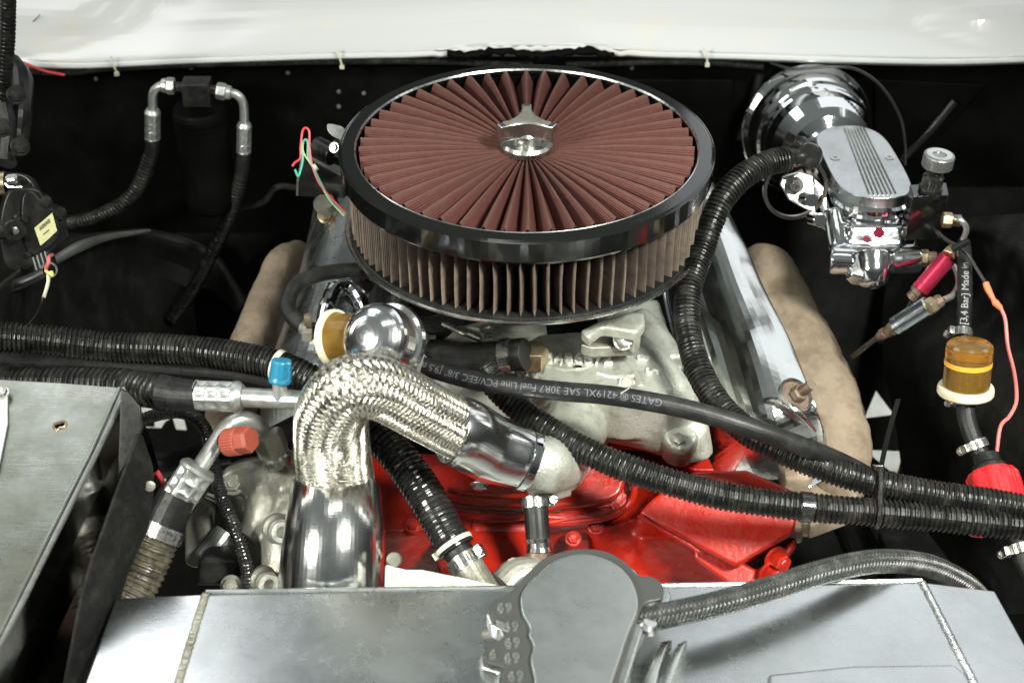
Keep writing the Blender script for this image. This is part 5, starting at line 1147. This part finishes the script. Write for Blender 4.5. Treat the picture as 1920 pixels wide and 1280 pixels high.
mb = MB(); mb.prism(P, (0, 0, -.006)); mb.build('face_plate', M['capplate'], RC, bev=.0012, seg=3)
for i, (x, y, s_) in enumerate([(930, 1146, '69'), (942, 1182, '69'), (944, 1212, '69'), (943, 1241, '69'), (950, 1275, '69'), (915, 1234, '6')]):
    plane_text(s_, .0125, Z(x, y, ZB+.0006), V((1, 0, 0)), V((0, 1, 0)), .0007, RC, M['capplate'], 'stamped_mark')
# side ribs at the right of the plate
for pts_ in ([(1200, 1290), (1222, 1230), (1240, 1200), (1262, 1196), (1250, 1215), (1238, 1250), (1225, 1310)], [(1232, 1300), (1252, 1240), (1270, 1205), (1290, 1196), (1282, 1215), (1262, 1270), (1252, 1320)]):
    mb = MB(); mb.prism([Z(x, y, RZ+.014) for x, y in pts_], (0, 0, -.013)); mb.build('rib', M['polished'], RC, bev=.002)
for x, y in ((1222, 1150), (1212, 1180)):
    mb = MB(); mb.lathe([(.006, 0), (.008, .002), (.008, .006), (.005, .009)], Z(x, y, ZB-.012), (.3, 0, 1), 24); mb.build('rivet', M['polished'], RC)
# overflow neck to the left
mb = MB(); mb.pipe([Z(948, 1185, RZ+.012), Z(930, 1188, RZ+.012), Z(905, 1192, RZ+.010)], .005, 14); mb.build('overflow_spout', M['castdark'], RC)
# braided overflow hose, right
BHs = thing('braided_hose', 'grey mesh covered hose arching from the radiator cap over the right of the tank', 'hose', Z(1500, 1130, RZ))
bhp = [D(1180, 1168, 1.075), D(1250, 1152, 1.08), D(1340, 1132, 1.09), D(1440, 1104, 1.105), D(1540, 1072, 1.125), D(1640, 1052, 1.15), D(1730, 1058, 1.18), D(1790, 1082, 1.205), D(1830, 1112, 1.225), D(1860, 1160, 1.24)]
cp2, tot2 = resample(spline(bhp, 20), n=240)
mb = MB(); mb.tube(cp2, .0085, 20); mb.build('inner_hose', M['rubber'], BHs)
M['mesh'] = mat('grey_braid_mesh', (.035, .037, .035), .4, .35, dirt=(.1, .1, .1), damt=.4, dscale=80)
T2_, N2_ = frames(cp2); bm2 = MB(); braid(12, .042, bm2, T2_, N2_, cp2, [.0092]*241, .9, 5, .0004); o = bm2.build('mesh_braid', M['mesh'], BHs, ang=60); o['kind'] = 'stuff'

# ================================================================== LEFT SHEET PANEL
LP = thing('side_panel', 'scratched aluminium side panel with a small torn hole in the lower left corner', 'panel', D(100, 900, 1.0))
c0 = D(120, 900, 1.15); nP = V((.03, -.20, .98)).normalized()
def lp(x, y, o=0): return OnP(x, y, c0+nP*o, nP)
mb = MB()
pts_ = [lp(-80, 706), lp(0, 712), lp(120, 719), lp(226, 727), lp(236, 732), lp(180, 850), lp(110, 990), lp(40, 1130), lp(-80, 1365)]
# sheet with the torn hole left open: strips round the hole
hole = [lp(101, 797), lp(108, 793), lp(119, 790), lp(124, 795), lp(119, 801), lp(112, 802), lp(108, 806), lp(102, 803)]
bmm = bmesh.new(); ov = [bmm.verts.new(p) for p in pts_]; hv = [bmm.verts.new(p) for p in hole]
es = [bmm.edges.new((ov[i], ov[(i+1) % len(ov)])) for i in range(len(ov))]+[bmm.edges.new((hv[i], hv[(i+1) % len(hv)])) for i in range(len(hv))]
bmesh.ops.triangle_fill(bmm, use_beauty=True, use_dissolve=False, edges=es)
bmm.normal_update(); bmm.verts.index_update()
mb.add([v.co.copy() for v in bmm.verts], [[v.index for v in f.verts] for f in bmm.faces]); bmm.free()
mb.build('top_sheet', M['sheet'], LP, flat=True, solid=.0015)
mb = MB(); mb.tube(spline([h+nP*.0003 for h in hole], 4, True)+[hole[0]+nP*.0003], .0011, 8); mb.build('torn_edge', M['brass'], LP)
mb = MB(); ed = [lp(232, 727, .0005), lp(236, 735, .001), lp(180, 851, .001), lp(110, 991, .001), lp(40, 1131, .001), lp(-80, 1366, .001)]; mb.tube(ed, .0024, 12); mb.build('rolled_edge', M['bracket'], LP)
mb = MB(); ed2 = [lp(224, 727, .0005), lp(170, 847, .001), lp(100, 987, .001), lp(28, 1131, .001), lp(-90, 1360, .001)]; mb.tube(ed2, .0016, 10); mb.build('pressed_line', M['sheet'], LP)
mb = MB()
mb.prism([lp(x, y, .004) for x, y in [(-80, 728), (4, 728), (14, 740), (14, 792), (-4, 880), (-80, 1000)]], nP*-.003); mb.build('white_tab', M['white'], LP, bev=.001)
bolt(LP, lp(2, 737, .004), nP, .0055, .002, M['steel'])
# vertical reflective wall under the folded edge
top = [lp(236, 734, -.002), lp(180, 851, -.002), lp(110, 991, -.002), lp(40, 1131, -.002), lp(-60, 1330, -.002)]
mb = MB(); mb.grid([[p for p in top], [p+V((.012, .003, -.05)) for p in top], [p+V((.018, .003, -.16)) for p in top]], 2, 2); mb.build('folded_wall', M['darkmirror'], LP, solid=.0012)
RF = thing('rubber_flap', 'matt black rubber flap standing between the side panel and the oily hose', 'rubber flap', D(260, 1100, 1.2))
mb = MB()
r0 = [D(240, 735, 1.17), D(262, 760, 1.165), D(270, 800, 1.165), D(262, 812, 1.16)]
fl_ = [[D(262, 812, 1.150), D(240, 870, 1.135), D(200, 980, 1.12), D(160, 1100, 1.10), D(120, 1300, 1.08)],
       [D(268, 818, 1.155), D(268, 870, 1.15), D(240, 980, 1.14), D(196, 1100, 1.12), D(150, 1300, 1.10)],
       [D(272, 830, 1.160), D(288, 888, 1.165), D(280, 980, 1.17), D(232, 1100, 1.16), D(190, 1300, 1.14)]]
mb.grid(fl_, 5, 5); mb.build('sheet', M['felt'], RF, solid=.003)
mb = MB(); mb.lathe([(.004, 0), (.0045, .0006), (.002, .0012)], D(281, 911, 1.158), (.3, -.8, .6), 10); mb.build('rivet', M['castdark'], RF)
mb = MB(); mb.prism([D(x, y, 1.18) for x, y in [(226, 728), (240, 735), (262, 762), (268, 800), (262, 815), (240, 860), (220, 900)]], (0, .004, -.003)); mb.build('corner_piece', M['plastic'], RF, bev=.001)

# ================================================================== BLOWER HOUSING AND CORNER PARTS, LEFT
BH_ = thing('blower_housing', 'black plastic blower motor housing with a pale yellow label at the left edge', 'blower housing', D(60, 480, 1.42))
cH = D(60, 430, 1.40); nH = V((.35, -.85, .35)).normalized()
def hp_(x, y, o=0): return OnP(x, y, cH+nH*o, nH)
mb = MB(); P = spline([hp_(x, y) for x, y in [(15, 362), (45, 352), (72, 356), (84, 372), (95, 376), (103, 392), (118, 398), (124, 420), (128, 445), (100, 468), (80, 485), (50, 505), (20, 505), (5, 480), (0, 420)]], 3, True)
mb.prism(P, -nH*.05); mb.build('housing', M['plastic'], BH_, bev=.003, seg=3)
mb = MB(); P = spline([hp_(x, y, .006) for x, y in [(42, 372), (60, 358), (78, 376), (100, 392), (112, 420), (110, 448), (80, 470), (58, 478), (42, 440)]], 3, True)
mb.prism(P, -nH*.008); mb.build('front_cover', M['plastic'], BH_, bev=.002)
mb = MB(); mb.prism([hp_(x, y, .0075) for x, y in [(64, 428), (98, 399), (107, 433), (76, 461)]], -nH*.0008); lb = mb.build('label', M['sticker'], BH_)
e1 = (hp_(98, 399)-hp_(64, 428)).normalized(); e2 = (hp_(76, 461)-hp_(64, 428)).normalized(); o_ = hp_(64, 428, .0078)
mb = MB()
for k in range(11):
    q = o_+e1*(.0052+k*.00125)+e2*.0042; hh = .0034 if k % 3 else .0042; mb.box(q, e1*(.00022+.00018*(k % 2)), e2*hh*.5, nH*.0001)
mb.build('barcode', M['ink'], lb)
mb = MB(); 
for k in range(6): mb.box(o_+e1*(.0072+k*.0012)+e2*.0112, e1*.0004, e2*.0006, nH*.0001)
mb.build('small_print', M['ink'], lb)
for x, y, r in [(33, 408, .004), (46, 411, .0045), (54, 476, .003), (86, 378, .006), (113, 399, .006)]:
    mb = MB(); mb.lathe([(r, -.004), (r*1.02, .004), (r*.6, .0065)], hp_(x, y, .003), nH, 20); mb.build('screw_boss', M['plastic'], BH_)
mb = MB(); mb.tube([hp_(-30, 430, .006), hp_(24, 430, .006)], .0085, 20); mb.build('motor_tube', M['plastic'], BH_)
mb = MB(); mb.ring([(.005, 0), (.0105, 0), (.0110, .004), (.0095, .006), (.005, .006)], hp_(27, 431, .010), nH, 28); mb.build('tube_socket', M['plastic'], BH_)
mb = MB(); mb.lathe([(.0045, 0), (.0045, .003), (.002, .004)], hp_(27, 431, .010), nH, 16); mb.build('screw', M['bracket'], BH_)
BC = thing('blower_clamp', 'worm clamp and black hose stub on top of the black housing at the left edge', 'hose clamp', D(30, 350, 1.42))
mb = MB(); mb.pipe([D(-40, 345, 1.40), D(20, 343, 1.42), D(50, 350, 1.44), D(62, 375, 1.45)], prad(20, 1.42), 24); mb.build('rubber_elbow', M['rubber'], BC)
mb = MB(); mb.ring([(prad(20, 1.42), -.006), (prad(22, 1.42), -.006), (prad(22, 1.42), .006), (prad(20, 1.42), .006)], D(0, 344, 1.41), (1, .1, 0), 36); mb.build('band', M['brass'], BC)
mb = MB(); mb.lathe([(.005, 0), (.006, .002), (.006, .009), (.004, .011)], D(14, 338, 1.38), (1, 0, .1), 20); mb.build('screw', M['steel'], BC)
mb = MB(); mb.prism([D(x, y, 1.385) for x, y in [(8, 344), (30, 340), (42, 351), (14, 352)]], (0, .002, -.001)); mb.build('tongue', M['steel'], BC)
mb = MB(); a_ = [D(30+34*math.cos(t), 360-33*math.sin(t)*1.0, 1.41) for t in [x*.2 for x in range(-1, 10)]]; mb.tube(a_, .0016, 10); mb.build('wire_clip', M['plastic'], BC)
CN = thing('connector', 'grey plastic wiring connector with red and yellow wires below the blower housing', 'connector', D(85, 500, 1.38))
cc = D(84, 494, 1.375); e1 = V((.9, .1, .45)).normalized(); e2 = V((-.2, -.6, .7)).normalized(); e3 = e1.cross(e2)
mb = MB(); mb.box(cc, e1*.010, e2*.006, e3*.008); mb.build('shell', M['bracket'] if False else M['plastic'], CN, bev=.001)
for k in range(4):
    mb = MB(); mb.box(cc+e1*(-.007+k*.0045)+e2*.006, e1*.0008, e2*.001, e3*.0082); mb.build('rib', M['bracket'], CN)
mb = MB(); mb.ring([(.006, -.001), (.0078, -.001), (.0078, .001), (.006, .001)], D(92, 506, 1.36), (.3, -.8, .4), 24); mb.build('lock_ring', M['bracket'], CN)
mb = MB(); mb.pipe([D(98, 478, 1.37), D(92, 482, 1.355), D(91, 492, 1.35), D(86, 504, 1.355)], .0017, 10); mb.build('red_wire', M['wirepink'], CN)
mb = MB(); mb.pipe([D(86, 508, 1.355), D(92, 512, 1.35), D(98, 516, 1.35), D(96, 509, 1.352)], .0017, 10); mb.build('yellow_wire', M['wireyellow'], CN)
mb = MB(); mb.pipe([D(90, 512, 1.353), D(90, 530, 1.35), D(82, 557, 1.35)], prad(3.5, 1.35), 10); mb.build('cream_sleeve', M['tie'], CN)
mb = MB(); mb.pipe([D(82, 555, 1.35), D(72, 580, 1.35), D(52, 608, 1.36), D(40, 625, 1.37)], .001, 8); mb.build('thin_lead', M['wireblack'], CN)
mb = MB(); mb.pipe([D(84, 510, 1.36), D(60, 522, 1.36), D(18, 538, 1.36), D(-30, 545, 1.36)], .0055, 14); mb.build('cable_sleeve', M['rubber'], CN)
# conduit in the upper left corner and the red wire
UL = thing('wiring_conduit', 'black corrugated conduit hanging down the upper left corner', 'corrugated conduit', D(10, 200, 1.45))
corr([D(18, -60, 1.38), D(15, 0, 1.40), D(14, 60, 1.42), D(9, 130, 1.44), D(4, 195, 1.46)], prad(15, 1.42), .0042, .0014, 22).build('corrugated_sleeve', M['loom'], UL, ang=50)
mb = MB(); mb.pipe([D(4, 195, 1.46), D(12, 240, 1.46), D(8, 300, 1.46)], .010, 16); mb.build('hose_end', M['rubber'], UL)
CP = thing('corner_casting', 'dark bracket and bolts in the upper left corner under the conduit', 'bracket', D(30, 260, 1.5))
ca = MB(); ca.pipe([D(20, 120, 1.52), D(36, 150, 1.5), D(38, 200, 1.48), D(30, 260, 1.48), D(10, 300, 1.46)], [.012, .014, .012, .013, .012], 16, 6); ca.build('arm', M['plastic'], CP)
for x, y in ((30, 178), (38, 275), (5, 240)): bolt(CP, D(x, y, 1.45), (.3, -.8, .4), .007, .005, M['plastic'])
mb = MB(); mb.pipe([Yp(-20, 92, .30), Yp(40, 116, .29), Yp(80, 132, .30), Yp(120, 141, .315)], .0016, 10)
tag(mb.build('wire', M['wirered']), 'red wire leaving the upper left conduit along the cowl edge', 'wire')

# ================================================================== RECEIVER DRIER
RD = thing('receiver_drier', 'black cylindrical receiver drier with a square block top on the firewall', 'receiver drier', Yp(375, 350, .27))
cY = .28; ct = Yp(373, 205, cY); 
mb = MB(); r = prad(50, 1.62); mb.lathe([(r*.85, -.13), (r*.97, -.125), (r, -.118), (r, -.012), (r*1.04, -.010), (r*1.04, -.004), (r, 0), (r*.95, .003), (r*.3, .004)], ct, (0, 0, 1), 56); mb.build('canister', M['flatblack'], RD, ang=50)
mb = MB(); mb.ring([(r*1.0, -.026), (r*1.05, -.026), (r*1.05, -.018), (r*1.0, -.018)], ct, (0, 0, 1), 48); mb.build('mounting_band', M['flatblack'], RD)
mb = MB(); q = Yp(368, 157, cY-.008); mb.bx(q+V((0, 0, -.010)), .031, .024, .028); mb.build('block', M['plastic'], RD, bev=.0012)
mb = MB(); mb.tube([Yp(330, 163, cY-.006), Yp(408, 170, cY-.006)], .006, 18); mb.build('port_stub', M['loomgloss'], RD)
def fridge(label, nut, pts, rp, cr0, cr1, rc_, hose, rh, mm, name='drier_hose'):
    t = thing(name, label, 'air conditioning hose', cr1)
    a, b = nut; mb = MB(); mb.hexa(a, b-a, prad(17, 1.58), (b-a).length); mb.build('nut', M['tube'], t, bev=.0012)
    mb = MB(); mb.lathe([(prad(14, 1.58), 0), (prad(13, 1.58), .005), (prad(11, 1.58), .006)], b, b-a, 24); mb.build('nut_collar', M['tube'], t)
    mb = MB(); mb.pipe(pts, rp, 22); mb.build('pipe', M['tube'], t)
    crimp(cr1, cr0, rc_, t, lobes=6, rows=3)
    corr(hose[1:], rh*1.06, .0048, .0009, 20).build('corrugated_sleeve', M['loom'], t, ang=50)
    mb = MB(); mb.pipe(hose[:3], rh, 20); mb.build('rubber_hose', M['rubber'], t)
    return t
y_ = cY-.006
fridge('left pipe and black hose of the receiver drier with a crimped silver collar', (Yp(328, 162, y_), Yp(312, 161, y_)),
       [Yp(314, 161, y_), Yp(298, 163, y_), Yp(287, 176, y_), Yp(286, 205, y_)], prad(8.5, 1.6), Yp(286, 205, y_), Yp(286, 260, y_), prad(15.5, 1.6),
       [Yp(286, 255, y_), Yp(283, 290, y_), Yp(262, 345, y_), Yp(225, 385, y_), Yp(160, 412, y_+.01), Yp(100, 420, y_+.02)], prad(14, 1.6), 0)
fridge('right pipe and long black hose of the receiver drier with a crimped silver collar', (Yp(405, 170, y_), Yp(424, 173, y_)),
       [Yp(424, 173, y_), Yp(444, 178, y_), Yp(456, 195, y_), Yp(458, 232, y_)], prad(8.5, 1.6), Yp(458, 230, y_), Yp(457, 285, y_), prad(14.5, 1.6),
       [Yp(457, 282, y_), Yp(452, 330, y_), Yp(432, 400, y_), Yp(400, 470, y_), Yp(360, 545, y_-.01), Yp(320, 600, y_-.02)], prad(13.5, 1.6), 0)

# ================================================================== IGNITION MODULE LEFT OF THE FILTER
IG = thing('ignition_module', 'black ignition box with grey top plate and coloured wires left of the air filter', 'ignition module', D(600, 350, 1.46))
c0 = D(600, 310, 1.45); n1 = V((.15, -.35, .92)).normalized()
def ip(x, y, o=0): return OnP(x, y, c0+n1*o, n1)
mb = MB(); mb.prism([ip(x, y) for x, y in [(567, 290), (575, 286), (645, 318), (650, 345), (640, 345), (556, 340)]], -n1*.024); mb.build('box', M['plastic'], IG, bev=.0012)
mb = MB(); mb.prism([ip(x, y, .002) for x, y in [(571, 289), (580, 286), (645, 316), (645, 330)]], -n1*.003); mb.build('top_plate', M['bracket'], IG)
mb = MB(); mb.prism([ip(x, y, .0028) for x, y in [(584, 290), (590, 289), (597, 294), (592, 296)]], -n1*.001); mb.build('slot', M['ink'], IG)
mb = MB(); mb.prism([ip(x, y, .001) for x, y in [(556, 338), (566, 290), (572, 288), (560, 340)]], -n1*.024); mb.build('end_plate', M['bracket'], IG)
mb = MB(); mb.tube([D(592, 275, 1.44), D(625, 292, 1.43)], .011, 24); mb.build('coil_tube', M['plastic'], IG, bev=.001)
mb = MB(); mb.prism([D(x, y, 1.43) for x, y in [(625, 262), (640, 262), (640, 300), (622, 292)]], (0, .01, -.006)); mb.build('coil_bracket', M['plastic'], IG, bev=.001)
bolt(IG, D(627, 277, 1.42), (-.3, -.8, .5), .004, .003, M['bracket'])
mb = MB(); P = spline([D(x, y, 1.42) for x, y in [(613, 237), (618, 232), (645, 240), (645, 262), (628, 258), (616, 248)]], 4, True); mb.prism(P, (0, .003, -.002)); mb.build('curved_tab', M['bracket'], IG, bev=.0008)
for nm, m, P in [('red_wire', 'wirered', [(548, 312), (553, 305), (563, 297), (564, 275), (567, 248), (573, 240), (580, 248), (580, 275), (585, 308), (600, 345), (625, 375), (650, 400)]),
                 ('green_wire', 'wiregreen', [(553, 318), (560, 330), (568, 298), (566, 275), (572, 262), (577, 268), (578, 295), (590, 318), (603, 345), (622, 378), (648, 403)]),
                 ('yellow_wire', 'wireyellow', [(571, 262), (568, 275), (571, 290), (585, 312), (598, 340), (618, 375), (645, 405)])]:
    mb = MB(); mb.pipe([D(x, y, 1.405) for x, y in P], .0012 if nm != 'yellow_wire' else .0007, 8); mb.build(nm, M[m], IG)
mb = MB(); mb.tube([D(589, 316, 1.40), D(594, 312, 1.40)], .0035, 12); mb.build('wire_tie', M['tie'], IG)
mb = MB(); mb.lathe([(.012, 0), (.013, .004), (.009, .010)], D(612, 385, 1.46), (0, -.5, .8), 24); mb.build('mounting_foot', M['castdark'], IG)
DB = thing('throttle_cable', 'dark cable passing behind the ignition box on the firewall', 'cable', Yp(500, 370, .3))
mb = MB(); mb.pipe([Yp(450, 390, .3), Yp(495, 378, .29), Yp(520, 350, .28), Yp(560, 352, .28)], .004, 12); mb.build('outer_casing', M['plastic'], DB)

for o in list(bpy.data.objects):
    if 'o' in o.keys(): del o['o']
